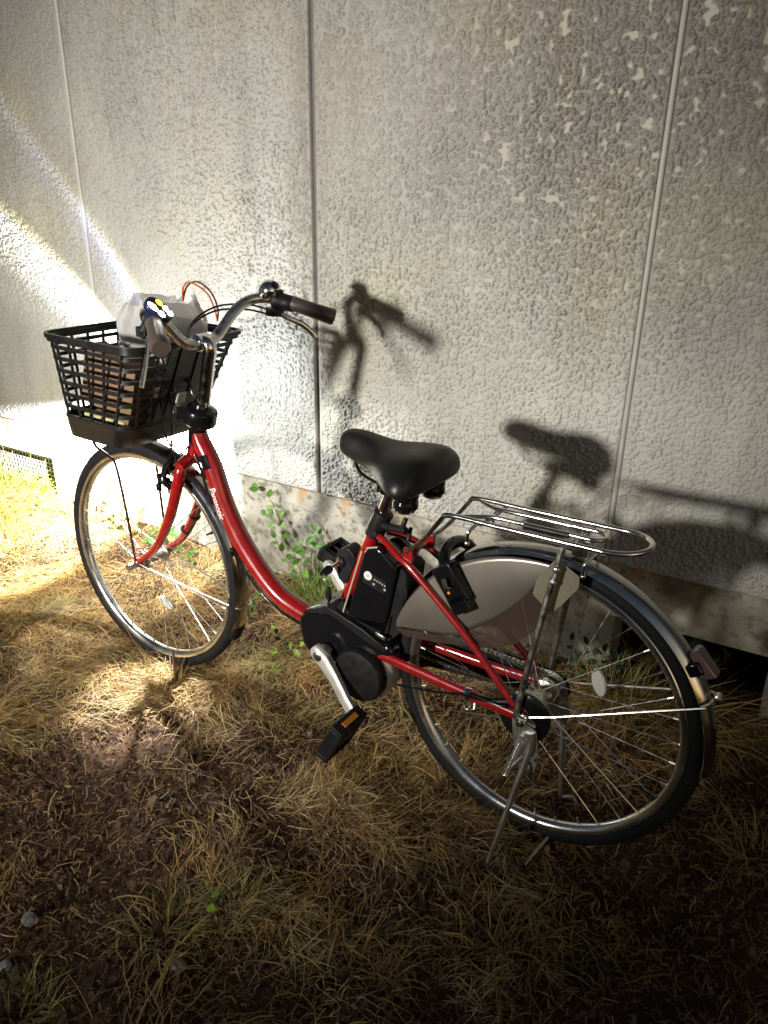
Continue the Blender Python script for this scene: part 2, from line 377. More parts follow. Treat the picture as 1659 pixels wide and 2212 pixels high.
for a, c in zip(JX[:-1], JX[1:]):
    vis = a > -2.4 and c < 1.4; st = .0022 if vis else .014
    px_ = np.linspace(a+JG/2, c-JG/2, int(.896/st)); pz_ = np.concatenate([np.arange(HB, 1.96, st), np.arange(1.962, TOP, .014), [TOP]])
    PX, PZ = np.meshgrid(px_, pz_); hh, ff = relief(PX, PZ)
    ed = np.minimum(np.minimum(PX-px_[0], px_[-1]-PX), np.minimum(PZ-HB, TOP-PZ)); tp_ = sst(ed, .000, .012)
    PY = .0025-hh*tp_-.0025*sst(ed, 0, .004)
    ny_, nx_ = PX.shape; id_ = np.arange(nx_*ny_).reshape(ny_, nx_)
    f1 = np.stack([id_[:-1, :-1], id_[:-1, 1:], id_[1:, 1:], id_[1:, :-1]], -1).reshape(-1, 4)
    bd = np.concatenate([id_[0, :], id_[1:, -1], id_[-1, -2::-1], id_[-2:0:-1, 0]]); nb = len(bd)
    vs_ = np.stack([PX, PY, PZ], -1).reshape(-1, 3); bk_ = vs_[bd].copy(); bk_[:, 1] = .10
    k1 = np.arange(nb)+len(vs_); f2 = np.stack([np.roll(bd, -1), bd, k1, np.roll(k1, -1)], -1)
    tc_ = np.zeros((len(vs_)+nb, 4)); tc_[:len(vs_), 0] = ff.ravel(); tc_[:, 3] = 1
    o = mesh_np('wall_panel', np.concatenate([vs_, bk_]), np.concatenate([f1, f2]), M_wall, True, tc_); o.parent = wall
for k, x in enumerate(JX):
    d = abs(x+.5017) < .01
    b = MB()
    if d: b.box((x, .056, (HB+TOP)/2), (JG-.0004, .09, TOP-HB-.002))
    else:
        P = [(x, .003, HB+.002), (x, .003, TOP-.002)]; b.tube(P, .0066, 10, up=(0, 1, 0)); b.box((x, .056, (HB+TOP)/2), (JG-.0004, .09, TOP-HB-.002))
    o = b.build('joint_sealant', M_seal_d if d else M_seal_l, wall)
    if d: o['label'] = 'dark recessed joint in the middle of the wall'
# foundation with its openings (x0, x1, ztop, zbottom)
OP = [(-2.62, -1.788, .250, -.02), (.452, .848, .224, -.06), (1.9, 2.4, .224, -.06), (-4.6, -4.1, .24, -.06)]
FY = .016
b = MB(); xs = sorted([o[0] for o in OP]+[o[1] for o in OP]+[JX[0], JX[-1]])
for a, c in zip(xs[:-1], xs[1:]):
    op = [o for o in OP if abs(o[0]-a) < 1e-6]
    if op: b.box(((a+c)/2, FY+.07, (op[0][2]+HB-.001)/2), (c-a, .14, HB-.001-op[0][2]))
    else: b.box(((a+c)/2, FY+.07, (HB-.001-.25)/2), (c-a, .14, HB-.001+.25))
b.build('foundation', M_con, wall, angle=30)
b = MB(); b.box(((JX[0]+JX[-1])/2, .30, .03), (JX[-1]-JX[0], .02, .62)); b.build('crawl_space_back', M_hole, wall)
b = MB(); b.box(((JX[0]+JX[-1])/2, .16, (HB+TOP)/2), (JX[-1]-JX[0], .10, TOP-HB-.02)); b.build('wall_core', M_con, wall)
b = MB(); b.box(((JX[0]+JX[-1])/2, .06, TOP+.03), (JX[-1]-JX[0]+.1, .30, .06)); b.build('coping', M_sat, wall, bevel=.004)
M_grl = mat('vent_grille_metal', (.30, .29, .28), .45, metal=.4)
for op in OP[:1]:
    b = MB(); x0, x1, z1, z0 = op
    for i in range(int((x1-x0)/.018)+1): b.box((x0+i*.018, FY+.055, (z0+z1)/2), (.005, .004, z1-z0))
    for i in range(int((z1-z0)/.018)+1): b.box(((x0+x1)/2, FY+.0545, z1-i*.018), (x1-x0, .0035, .005))
    b.build('vent_grille', M_grl, wall)
b = MB(); b.lathe((.70, .10, .115), (0, 1, 0), [(.0, 0), (.035, .0), (.038, .012), (.034, .05), (0, .05)], 20); b.cyl((.70, .12, .14), (.70, .12, .23), .006, 8)
b.build('vent_damper', M_hole, wall)

# ------------------------------------------------------------------ bicycle
bike = empty('bicycle', M=BIKE)
tag(bike, 'red electric city bicycle with front basket parked by the wall', 'bicycle')
WR = .332; FX = 1.153; CZ = .332
def rot_pts(cx, a0, a1, r, n, y=0.):
    return [V(cx+r*math.cos(t), y, CZ+r*math.sin(t)) for t in np.linspace(R(a0), R(a1), n)]

def wheel(cx, rear):
    w = empty('wheel', bike)
    c = V(cx, 0, CZ); ax = (0, 1, 0)
    b = MB(); t = [(.3155+.0172*math.cos(a), .0172*math.sin(a)) for a in np.linspace(0, 2*math.pi, 17)[:-1]]
    b.lathe(c, ax, t, 96, closed=True)
    for k in range(120):                                  # tread ribs
        a = 2*math.pi*k/120
        for s in (-1, 1):
            p = c+V(math.cos(a), 0, math.sin(a))*.3305+V(0, s*.006, 0); q = c+V(math.cos(a+.018), 0, math.sin(a+.018))*.3270+V(0, s*.0125, 0)
            b.tube([p, q], .0014, 4, cap=False)
    b.build('tyre', M_rub, w, angle=60)
    b = MB(); b.lathe(c, ax, [(.3035, -.0125), (.3015, -.0140), (.2960, -.0138), (.2890, -.0105), (.2850, -.0050), (.2842, 0), (.2850, .0050), (.2890, .0105), (.2960, .0138), (.3015, .0140), (.3035, .0125), (.3000, .008), (.2985, 0), (.3000, -.008)], 96, closed=True)
    b.build('rim', M_rim, w, angle=35)
    b = MB(); hy = .032; fr = .030 if rear else .021
    for k in range(36):
        a = 2*math.pi*(k+.5)/36; s = 1 if k % 2 else -1; d = 1 if (k//2) % 2 else -1
        ha = a+d*R(68); p = c+V(math.cos(ha)*fr, s*hy, math.sin(ha)*fr); q = c+V(math.cos(a)*.2850, s*.003, math.sin(a)*.2850)
        b.tube([p, q], .00105, 5, cap=False)
        u = unit(q-p); b.tube([q-u*.012, q+u*.002], .0021, 6)
    b.build('spokes', M_sat, w)
    b = MB()
    if rear:
        b.lathe(c, ax, [(.006, -.075), (.006, -.05), (.033, -.045), (.034, -.030), (.022, -.026), (.020, .02), (.035, .030), (.035, .034), (.047, .036), (.049, .060), (.040, .066), (.012, .068), (.010, .085), (.0, .085)], 32)
    else:
        b.lathe(c, ax, [(.0, -.082), (.009, -.080), (.009, -.066), (.007, -.064), (.007, -.05), (.010, -.048), (.012, -.038), (.025, -.035), (.025, -.031), (.014, -.028), (.014, .028), (.025, .031), (.025, .035), (.012, .038), (.010, .048), (.007, .05), (.007, .060), (.0100, .062), (.0100, .086), (.007, .090), (.0, .090)], 32)
    b.build('hub', M_sat, w)
    a = R(215) if not rear else R(20)
    b = MB()
    if rear: rc = V(-.119, .0, .428)
    else: rc = V(1.112, 0, .200)
    side, dr = unit(V(.96, 0, .28)), unit(V(-.28, 0, .96))
    if rear: side, dr = unit(V(-.32, 0, -.95)), unit(V(.95, 0, -.32))
    prof = []
    for s in (-.006, .006):
        prof.append([rc+V(0, s, 0)+side*(.030*math.cos(t))+dr*(.014*math.sin(t)) for t in np.linspace(0, 2*math.pi, 25)[:-1]])
    b.loft(prof); b.build('spoke_reflector', M_clear, w, bevel=.003)
    va = R(150) if not rear else R(205)
    b = MB(); p = c+V(math.cos(va), 0, math.sin(va))*.285; q = c+V(math.cos(va), 0, math.sin(va))*.250
    b.tube([p, p*.55+q*.45, p*.5+q*.5, q], [.0045, .0045, .003, .0028], 8); b.build('valve', M_blkm, w)
    return w
wheel(FX, False); wheel(0.0, True)

def quad(P, n=5, rc=.012):
    """rounded polygon in (x, z)"""
    o_ = []; m = len(P)
    for i in range(m):
        p = np.array(P[i], float); a = unit(np.array(P[i-1])-p); c = unit(np.array(P[(i+1) % m])-p)
        for k in range(n+1):
            t = k/n; q0, q1 = p+a*rc, p+c*rc
            o_.append(tuple((1-t)**2*q0+2*t*(1-t)*p+t*t*q1))
    return o_
# frame
b = MB()
DT = [(.936, 0, .765), (.942, 0, .725), (.900, 0, .651), (.863, 0, .557), (.809, 0, .470), (.742, 0, .398), (.682, 0, .355), (.60, 0, .332), (.54, 0, .325)]
b.tube(DT, [.019, .0225, .0248, .0248, .0248, .0248, .0248, .024, .023], 20, sm=8)
b.cyl((.932, 0, .785), (.966, 0, .655), .0195, 20)
b.cyl((.400, 0, .640), (.520, 0, .330), .0165, 18)
for s in (1, -1):
    b.tube([(.392, s*.016, .606), (.365, s*.028, .603), (.325, s*.042, .588), (.279, s*.050, .567), (.154, s*.057, .472), (.086, s*.062, .412), (.018, s*.068, .350)], .0082, 10, sm=5)
    b.tube([(.40, s*.036, .338), (.353, s*.050, .338), (.24, s*.056, .335), (.128, s*.062, .333), (.020, s*.068, .334)], .010, 12, sm=4, flat=(.0085, .0125), up=(0, 0, 1))
    b.prism([(.030, .350), (.028, .325), (.006, .312), (-.014, .318), (-.014, .345), (.006, .362)], s*.066, s*.071)
b.tube([(.293, .043, .583), (.300, .0, .600), (.303, -.043, .583)], .0065, 10, sm=5)
for s in (1, -1): b.box((.299, s*.044, .598), (.022, .008, .030))
frame = b.build('frame', M_red, bike, angle=50)
# lettering wrapped on the down tube
def lettering(text, size, path_a, path_b, rad, t_c, mat_, parent):
    cu = bpy.data.curves.new('lettering', 'FONT'); cu.body = text; cu.size = size; cu.offset = size*.012; cu.space_character = .96; cu.resolution_u = 4
    o = bpy.data.objects.new('lettering', cu); S.collection.objects.link(o)
    dg = bpy.context.evaluated_depsgraph_get(); me = bpy.data.meshes.new_from_object(o.evaluated_get(dg)); bpy.data.objects.remove(o)
    import bmesh
    bm = bmesh.new(); bm.from_mesh(me); bmesh.ops.triangulate(bm, faces=bm.faces); bmesh.ops.subdivide_edges(bm, edges=[e for e in bm.edges if e.calc_length() > size*.15], cuts=2)
    L = max(v.co.x for v in bm.verts); a, c = V(*path_a), V(*path_b); T = unit(c-a); Y = V(0, 1, 0); B = unit(np.cross(T, Y)); B = B if np.dot(B, V(-.9, 0, .4)) > 0 else -B
    ln = np.linalg.norm(c-a)
    for v in bm.verts:
        s = v.co.x/L; an = (v.co.y-t_c)/rad; p = a+T*ln*s+(rad+.0007)*(math.cos(an)*Y+math.sin(an)*B); v.co = p
    bm.to_mesh(me); bm.free()
    return link_mesh('lettering', me, mat_, parent, angle=0)
lettering('Panasonic', .0290, (.8825, 0, .606), (.8505, 0, .530), .0252, .0105, M_ltxt, frame)
b = MB()
pts = [V(.912, 0, .680), V(.885, 0, .618)]; T = unit(pts[1]-pts[0]); B = unit(np.cross(T, V(0, 1, 0))); B = B if B[0] < 0 else -B
grid = [[p_+.0254*(math.cos(a)*V(0, 1, 0)+math.sin(a)*B) for a in np.linspace(-.55, .6, 9)] for p_ in (V(.915, 0, .683), V(.899, 0, .650))]
vs = grid[0]+grid[1]; b.add(vs, [(i, i+1, i+10, i+9) for i in range(8)]); b.build('sticker', M_blk, frame)

# fork
b = MB()
for s in (1, -1):
    b.tube([(.972, s*.030, .655), (.966, s*.046, .640), (.980, s*.050, .590), (1.010, s*.050, .514), (1.048, s*.050, .443), (1.091, s*.050, .385), (FX, s*.050, .336)], [.012, .0145, .015, .014, .0125, .0105, .0085], 12, sm=5)
    b.prism([(FX-.012, .345), (FX+.012, .345), (FX+.012, .320), (FX-.012, .320)], s*.046, s*.052)
b.tube([(.966, -.05, .648), (.966, 0, .664), (.966, .05, .648)], .0165, 12, sm=4)
fork = b.build('fork', M_red, bike, angle=60)
b = MB()
for z in (.47, .42): b.lathe((1.03+(.47-z)*.75, -.05, z), (.5, 0, -.85), [(.0155, -.003), (.0155, .003)], 14)
b.tube([(1.01, -.058, .53), (1.035, -.066, .47), (1.08, -.066, .41), (1.13, -.064, .37)], .0028, 6, sm=4)
b.build('dynamo_cable', M_blkm, fork)
# headset and stem
b = MB(); b.lathe((.948, 0, .722), (-.27, 0, .963), [(.022, -.02), (.023, .0), (.021, .03), (.028, .034), (.039, .036), (.041, .040), (.041, .072), (.038, .077), (.024, .080), (.019, .094)], 28)
b.box((.955, .0, .782), (.05, .07, .035)); b.build('headset', M_blk, bike, bevel=.004)
b = MB(); b.tube([(.921, 0, .800), (.914, 0, .830), (.896, 0, .912), (.889, 0, .940), (.893, 0, .956), (.908, 0, .960)], [.0160, .0158, .0158, .0158, .0160, .0165], 18, sm=6)
b.lathe((.915, -.022, .957), (0, 1, 0), [(.0150, 0), (.0200, .004), (.0210, .022), (.0200, .040), (.0150, .044)], 20)
b.lathe((.922, 0, .800), (-.25, 0, .97), [(.017, 0), (.018, .004), (.018, .016), (.015, .020)], 6)
b.build('stem', M_chr, bike)
bar = [(.915, 0, .957)]
half = [(.916, .030, .956), (.919, .055, .964), (.918, .085, .990), (.914, .115, 1.018), (.908, .150, 1.037), (.890, .180, 1.044), (.852, .206, 1.041), (.800, .234, 1.027), (.745, .274, 1.006)]
P = [(x, -y, z) for x, y, z in reversed(half)]+bar+half
b = MB(); b.tube(P, .0132, 14, sm=6); hbar = b.build('handlebar', M_sat, bike, angle=180)
M_gripl = mat('lit_grip_rubber', (.085, .065, .055), .34, bump=.25, bscale=300)  # browner tone paints the warm lamp's reflection onto the left grip
for s in (1, -1):
    def hp(i): x, y, z = half[i]; return V(x, s*y, z)
    a, c = hp(7), hp(8); u = unit(c-a)
    b = MB(); p0 = a-u*.030; p1 = c+u*.012
    b.tube([p0, p0+u*.004, p0+u*.03, p1-u*.03, p1-u*.008, p1], [.0165, .0185, .0178, .0195, .0205, .0175], 18)
    b.build('grip', M_grip if s < 0 else M_gripl, hbar, angle=50)
    # lever clamp and blade
    k = hp(6); b = MB(); b.lathe(k-unit(hp(7)-hp(5))*.012, unit(hp(7)-hp(5)), [(.0150, 0), (.0150, .024)], 16)
    d = V(.006, s*.012, -.030)
    b.tube([k, k+d*.8, k+d*1.3+V(.004, -s*.012, 0)], [.009, .011, .010], 10); b.box(k+V(.010, -s*.004, -.028), (.030, .040, .022))
    lv = b.build('brake_lever', M_blkm, hbar, bevel=.003)
    b = MB()
    if s > 0: pts = [k+V(.0, .005, -.034), V(.842, .222, .985), V(.825, .244, .960), V(.816, .262, .932), V(.812, .272, .915)]
    else: pts = [k+V(.0, -.005, -.034), V(.832, -.225, .995), V(.812, -.246, .982), V(.796, -.262, .964), V(.786, -.270, .948)]
    b.tube(pts, .006, 10, sm=5, flat=(.0042, .0075), up=(0, 0, 1)); b.build('lever_blade', M_sat, lv)
# shifter on the right, bell, display on the left
b = MB(); a, c = V(.862, -.200, 1.042), V(.800, -.234, 1.027); u = unit(c-a)
b.lathe(a-u*.006, u, [(.013, 0), (.021, .004), (.022, .02), (.020, .032), (.0205, .034), (.0195, .055), (.0155, .062)], 20); b.box(a+V(-.004, .002, .016), (.032, .03, .018))
b.build('gear_shifter', M_blkm, hbar, bevel=.003)
b = MB(); c = V(.872, -.196, 1.062)
b.lathe(c, unit(V(-.72, .15, .55)), [(.0, -.014), (.025, -.014), (.0270, -.007), (.0258, .008), (.0198, .019), (.0108, .0255), (0, .027)], 24)
b.cyl(c, c+V(.006, -.004, -.022), .006, 8); bell = b.build('bell', M_chr, hbar)
b = MB(); b.lathe(c+unit(V(-.72, .15, .55))*.0235, unit(V(-.72, .15, .55)), [(.0105, 0), (.0105, .004), (.004, .006), (0, .006)], 16); b.build('bell_cap', M_blk, bell)
M_navy = mat('navy_display_case', (.010, .012, .045), .3)
c = V(.822, .204, 1.060); nrm = unit(V(-.80, .02, .60)); uy = unit(V(.12, .72, .10)-nrm*np.dot(V(.12, .72, .10), nrm)); ux = np.cross(uy, nrm)
ux = unit(V(.62, .52, .60)-nrm*np.dot(V(.62, .52, .60), nrm)); uy = np.cross(nrm, ux)      # long side of the panel
def oval(c, a, bb, n=28, e=2.6): return [c+ux*a*math.copysign(abs(math.cos(t))**(2/e), math.cos(t))+uy*bb*math.copysign(abs(math.sin(t))**(2/e), math.sin(t)) for t in np.linspace(0, 2*math.pi, n+1)[:-1]]
b = MB(); b.loft([oval(c-nrm*.012, .026, .016), oval(c-nrm*.006, .031, .021), oval(c+nrm*.004, .031, .021), oval(c+nrm*.008, .027, .017)])
b.box(c-nrm*.016-V(0, 0, .008), (.03, .03, .03)); disp = b.build('control_display', M_navy, hbar, bevel=.001)
M_led = emis('white_led', (1, .98, .95), 25); M_ledo = emis('amber_led', (1, .42, .02), 8)
def led(px, py, a, bb, m):
    b = MB(); cc = c+nrm*.0085+ux*px+uy*py
    b.loft([[cc+ux*a*math.cos(t)+uy*bb*math.sin(t) for t in np.linspace(0, 2*math.pi, 17)[:-1]], [cc+nrm*.0015+ux*a*.8*math.cos(t)+uy*bb*.8*math.sin(t) for t in np.linspace(0, 2*math.pi, 17)[:-1]]]); b.build('led', m, disp)
led(.013, .0105, .0125, .0065, M_led); led(-.009, .0105, .0082, .0062, M_led); led(-.008, -.009, .0062, .0058, M_led); led(-.021, -.007, .0068, .0062, M_led); led(.008, -.010, .0085, .0055, M_ledo)
# cables
b = MB()
for dz, dx in ((0, 0), (-.012, .008)):
    b.tube([(.868, -.196, 1.016+dz), (.905+dx, -.150, 1.030+dz), (.955+dx, -.095, 1.026+dz), (.992+dx, -.050, .990+dz), (1.004+dx, -.030, .930+dz), (.992+dx, -.022, .870), (.968, -.018, .800)], .0026, 7, sm=6)
b.tube([(.866, .196, 1.008), (.915, .150, .985), (.975, .075, .94), (1.002, .040, .88), (1.000, .030, .80), (1.006, .030, .72), (1.020, .030, .65), (1.026, .032, .610)], .0026, 7, sm=6)
b.tube([(1.0, .05, .90), (1.008, .055, .80), (1.004, .050, .72), (.985, .035, .675), (.955, .024, .70)], .0024, 6, sm=5)
b.tube([(1.01, .02, .69), (.99, .055, .705), (.965, .060, .685), (.985, .045, .640), (1.01, .03, .625)], .0024, 6, sm=5)
b.build('cables', M_blk, bike, angle=180)
b = MB()                                                   # hose clipped under the down tube
b.tube([(.962, .012, .70), (.928, .014, .640), (.893, .014, .545), (.838, .014, .452), (.765, .014, .375), (.695, .014, .330), (.60, .014, .307), (.55, .014, .30)], .0036, 8, sm=6)
for x, z, dx, dz in ((.885, .528, .35, -.94), (.832, .444, .5, -.86)): b.box((x, .012, z), (.010, .018, .022))
b.build('brake_hose', M_blk, bike, angle=180)
# front brake
b = MB(); 
b.tube([(1.010, .040, .580), (1.030, .046, .600), (1.032, .034, .632), (1.018, .012, .652)], [.008, .009, .008, .007], 10, sm=4)
b.tube([(1.010, -.040, .580), (1.030, -.046, .600), (1.032, -.034, .632), (1.018, -.012, .652)], [.008, .009, .008, .007], 10, sm=4)
b.box((1.036, .040, .596), (.030, .018, .016)); b.box((1.028, .026, .574), (.018, .012, .036)); b.cyl((1.040, .058, .612), (1.040, .020, .612), .006, 10)
b.box((1.044, .052, .580), (.012, .012, .020)); b.build('front_brake', M_blk, bike, bevel=.002)
# fenders
def fender(cx, a0, a1, r, hw, nm, mt, bulge=.012):
    b = MB(); rings = []
    for t in np.linspace(R(a0), R(a1), 60):
        d = V(math.cos(t), 0, math.sin(t)); o_ = []
        for k in np.linspace(-1, 1, 13): o_.append(V(cx, hw*k, CZ)+d*(r+bulge*(1-k*k*k*k*.9-.1*k*k)))
        for k in np.linspace(1, -1, 13): o_.append(V(cx, (hw-.0012)*k, CZ)+d*(r-.0012+bulge*(1-k*k*k*k*.9-.1*k*k)))
        rings.append(o_)
    b.loft(rings); return b.build(nm, mt, bike, angle=60)
ff = fender(FX, 88, 201, .333, .0235, 'fender', M_stl)
b = MB(); ds = [V(math.cos(t), 0, math.sin(t)) for t in np.linspace(R(199), R(206), 6)]
b.loft([[V(FX, .022*k, CZ)+d*(.336+.011*(1-k**4)) for k in np.linspace(-1, 1, 11)]+[V(FX, .022*k, CZ)+d*(.333+.011*(1-k**4)) for k in np.linspace(1, -1, 11)] for d in ds]); b.build('mud_flap', M_rub, ff)
b = MB()
for s in (1, -1): b.tube([(FX-.004, s*.056, .334), (FX-.06, s*.050, .322), (.842, s*.027, .292)], .0026, 7)
t = R(187); d = V(math.cos(t), 0, math.sin(t)); b.tube([V(FX, .027, CZ)+d*.337, V(FX, .018, CZ)+d*.349, V(FX, -.018, CZ)+d*.349, V(FX, -.027, CZ)+d*.337], .0022, 6, sm=3); b.build('fender_stay', M_sat, ff)
rf = fender(0, 20, 182, .334, .0265, 'fender', M_stl, .014)
b = MB()
for s in (1, -1): b.tube([(-.006, s*.076, .342), (-.06, s*.070, .362), (-.318, s*.030, .470)], .0024, 7)
t = R(156); d = V(math.cos(t), 0, math.sin(t)); b.tube([V(0, .030, CZ)+d*.338, V(0, .016, CZ)+d*.353, V(0, -.016, CZ)+d*.353, V(0, -.030, CZ)+d*.338], .0024, 6, sm=3)
b.lathe(V(0, 0, CZ)+d*.362, (0, 1, 0), [(.004, -.010), (.008, -.008), (.008, .008), (.004, .010)], 12); b.build('fender_stay', M_sat, rf)
# rear reflector on the fender
t0, t1 = 140.5, 148.5; b = MB()
def fr(t, r, y): t = R(t); return V(r*math.cos(t), y, CZ+r*math.sin(t))
b.loft([[fr(t0, .350, -.016), fr(t0, .350, .016), fr(t1, .350, .016), fr(t1, .350, -.016)], [fr(t0-.5, .358, -.018), fr(t0-.5, .358, .018), fr(t1+.5, .360, .018), fr(t1+.5, .360, -.018)], [fr(t0, .370, -.016), fr(t0, .370, .016), fr(t1+.8, .378, .016), fr(t1+.8, .378, -.016)]])
M_tail = mat('tail_reflector_plastic', (.15, .095, .088), .16, coat=.6)
b.build('tail_reflector', M_tail, rf, bevel=.004)
b = MB(); b.box(fr(145, .343, 0), (.036, .050, .026), ([.82, 0, -.57], [0, 1, 0], [.57, 0, .82])); b.build('reflector_bracket', M_blk, rf, bevel=.004)

# basket
def ring_pts(t, grow=0., n=6, rc=.045):
    zr = .690+t*(.957-.690)
    x0 = 1.066+t*(.945-1.066)-grow; x1 = 1.290+t*(1.272-1.290)+grow; y = .134+t*(.179-.134)+grow; o_ = []
    for cx, cy, a in ((x1-rc, y-rc, 0), (x0+rc, y-rc, 90), (x0+rc, -y+rc, 180), (x1-rc, -y+rc, 270)):
        for k in range(n+1):
            an = R(a+90*k/n); o_.append(V(cx+rc*math.cos(an), cy+rc*math.sin(an), zr))
    return o_
b = MB()
def band(t, th, hgt, grow=0.):
    zl = ring_pts(t, grow); a = [p+V(0, 0, -hgt/2) for p in zl]; c = [p+V(0, 0, hgt/2) for p in zl]
    zi = ring_pts(t, grow-th); d = [p+V(0, 0, hgt/2) for p in zi]; e = [p+V(0, 0, -hgt/2) for p in zi]
    b.loft([a, c, d, e], closed=True)
for t in (.335, .45, .565, .68, .795, .90): band(t, .0055, .0088)
band(.975, .013, .014, .004); band(1.0, .006, .010, .007)
band(.225, .006, .010, .002)
bt = [ring_pts(0.0, -.010), ring_pts(.02, 0.), ring_pts(.11, .0015), ring_pts(.20, .0015), ring_pts(.225, .003), ring_pts(.225, -.004), ring_pts(.05, -.006), ring_pts(.03, -.012)]
b.loft(bt)
def upright(side, f):
    P = []
    for t in np.linspace(.2, .985, 8):
        x0 = 1.066+t*(.945-1.066); x1 = 1.290-t*.018; y = .134+t*.045; z = .69+t*.267
        if side in 'lr': P.append(V(x0+.035+(x1-x0-.07)*f, (y-.003)*(1 if side == 'l' else -1), z))
        else: P.append(V((x0+.003) if side == 'b' else (x1-.003), -(y-.035)+2*(y-.035)*f, z))
    b.tube(P, .003, 6, flat=(.0045, .0030), up=(0, 1, 0) if side in 'lr' else (1, 0, 0))
for f in np.linspace(0, 1, 5): upright('l', f); upright('r', f)
for f in np.linspace(0, 1, 7): upright('f', f); upright('b', f)
# solid panel at the back, with two ribs
pl = []
for t in (.2, .5, .8, .97):
    x0 = 1.066+t*(.945-1.066); z = .69+t*.267; pl.append([V(x0-.001, -.062, z), V(x0-.001, .062, z), V(x0+.005, .062, z), V(x0+.005, -.062, z)])
b.loft(pl)
for y in (-.03, .03): b.tube([V(1.066-.2*.121-.002, y, .745), V(1.066-.96*.121-.002, y, .945)], .003, 6)
bas = b.build('basket', M_bask, bike, angle=45)
b = MB(); b.box((1.005, .040, .835), (.006, .075, .028), ([.91, 0, .41], [0, 1, 0], [-.41, 0, .91])); b.box((.998, .005, .800), (.006, .030, .060), ([.91, 0, .41], [0, 1, 0], [-.41, 0, .91])); b.box((.975, 0, .79), (.06, .03, .008))
brk = b.build('basket_bracket', M_alu, bas, bevel=.003)
for y, z in ((.022, .835), (.060, .835), (.004, .790)):
    b = MB(); b.lathe((1.004-(z-.835)*.45-.0005, y, z), (-.91, 0, -.41), [(.0095, 0), (.0095, .0042), (.006, .006), (0, .006)], 14); b.build('bolt', M_blk, brk)
b = MB()
for s in (1, -1):
    b.tube([(1.205, s*.112, .700), (1.206, s*.108, .672), (1.197, s*.080, .640), (1.188, s*.066, .610), (1.172, s*.060, .480), (1.158, s*.057, .338)], .0036, 8, sm=4)
b.build('basket_strut', M_brn, bas, angle=180)
# headlight in front of the basket foot
b = MB(); ha = unit(V(math.cos(R(-13))*math.cos(R(-5)), math.cos(R(-13))*math.sin(R(-5)), math.sin(R(-13))))
hc = V(1.31, -.08, .69)-ha*.030
b.lathe(hc, ha, [(.004, -.028), (.020, -.024), (.026, -.012), (.0275, -.0045), (.0255, -.0045), (.020, -.010), (.004, -.014)], 24)
b.box(hc+V(-.022, .010, .012), (.02, .03, .012)); hl = b.build('headlight', M_blk, bike)
b = MB(); b.lathe(hc-ha*.0125, ha, [(0, 0), (.017, .0005), (.017, .0015), (0, .002)], 20); b.build('headlight_reflector', M_chr, hl)

# saddle
st = [(.506, .008, .802, .786), (.501, .020, .816, .780), (.488, .029, .827, .772), (.465, .034, .830, .765), (.435, .039, .828, .758), (.405, .050, .822, .753), (.375, .070, .817, .749), (.345, .096, .815, .746), (.318, .118, .816, .742), (.296, .126, .817, .740), (.280, .122, .815, .741), (.268, .108, .809, .745), (.260, .078, .800, .752), (.257, .034, .790, .762)]
rings = []
for x, w, zt, zb in st:
    o_ = []; zm = (zt+zb)/2
    for a in np.linspace(0, 2*math.pi, 29)[:-1]:
        cy, sz = math.cos(a), math.sin(a)
        e = 2/2.5; yy = w*math.copysign(abs(cy)**e, cy); k = abs(sz)**(2/2.2)
        up_ = (zt-zb)*.62*k if sz > 0 else -(zt-zb)*.38*k
        zz = zb+(zt-zb)*.38+up_ - .010*(yy/max(w, .02))**2*(w/.11) + (.006*math.exp(-((abs(yy)-.06)/.03)**2)*(w > .09) if sz > 0 else 0)
        o_.append(V(x, yy, zz))
    rings.append(o_)
b = MB(); b.loft(rings); sad = b.build('saddle', M_sad, bike, angle=180)
mo = sad.modifiers.new('sub', 'SUBSURF'); mo.levels = 2; mo.render_levels = 2
b = MB()
for s in (1, -1):
    c = V(.305, s*.055, .704); b.lathe(c, (0, 0, 1), [(.018, 0), (.027, .004), (.027, .016), (.024, .020), (.027, .024), (.027, .034), (.022, .040), (.018, .058)], 20)
    b.tube([(.465, s*.012, .772), (.44, s*.020, .742), (.38, s*.024, .726), (.335, s*.045, .720), (.31, s*.055, .702)], .0038, 8, sm=4)
b.box((.368, 0, .726), (.05, .060, .026)); b.cyl((.368, -.042, .724), (.368, .042, .724), .010, 12); b.box((.32, 0, .752), (.08, .15, .012))
b.build('saddle_springs', M_blk, sad, bevel=.003)
for s in (1, -1):
    b = MB(); b.lathe((.305, s*.055, .698), (0, 0, 1), [(.012, 0), (.021, .001), (.023, .006), (.018, .009)], 18); b.build('spring_cap', M_chr, sad)
b = MB(); b.cyl((.395, 0, .650), (.362, 0, .738), .0142, 20); b.build('seat_post', M_chr, bike)
b = MB(); a, c = V(.416, 0, .598), V(.393, 0, .652); b.tube([a, a*.5+c*.5, c], [.0215, .023, .021], 18); b.lathe(c, unit(c-a), [(.021, 0), (.023, .001), (.022, .006), (.016, .008)], 18)
b.tube([(.385, .010, .632), (.352, .018, .636), (.318, .026, .642)], [.010, .0085, .0085], 12); b.cyl((.33, .024, .640), (.322, .022, .668), .006, 8); b.cyl((.322, .0, .640), (.318, .016, .614), .005, 8); b.cyl((.398, .026, .612), (.398, -.026, .612), .008, 10)
b.build('seat_clamp', M_blkm, bike, bevel=.002)

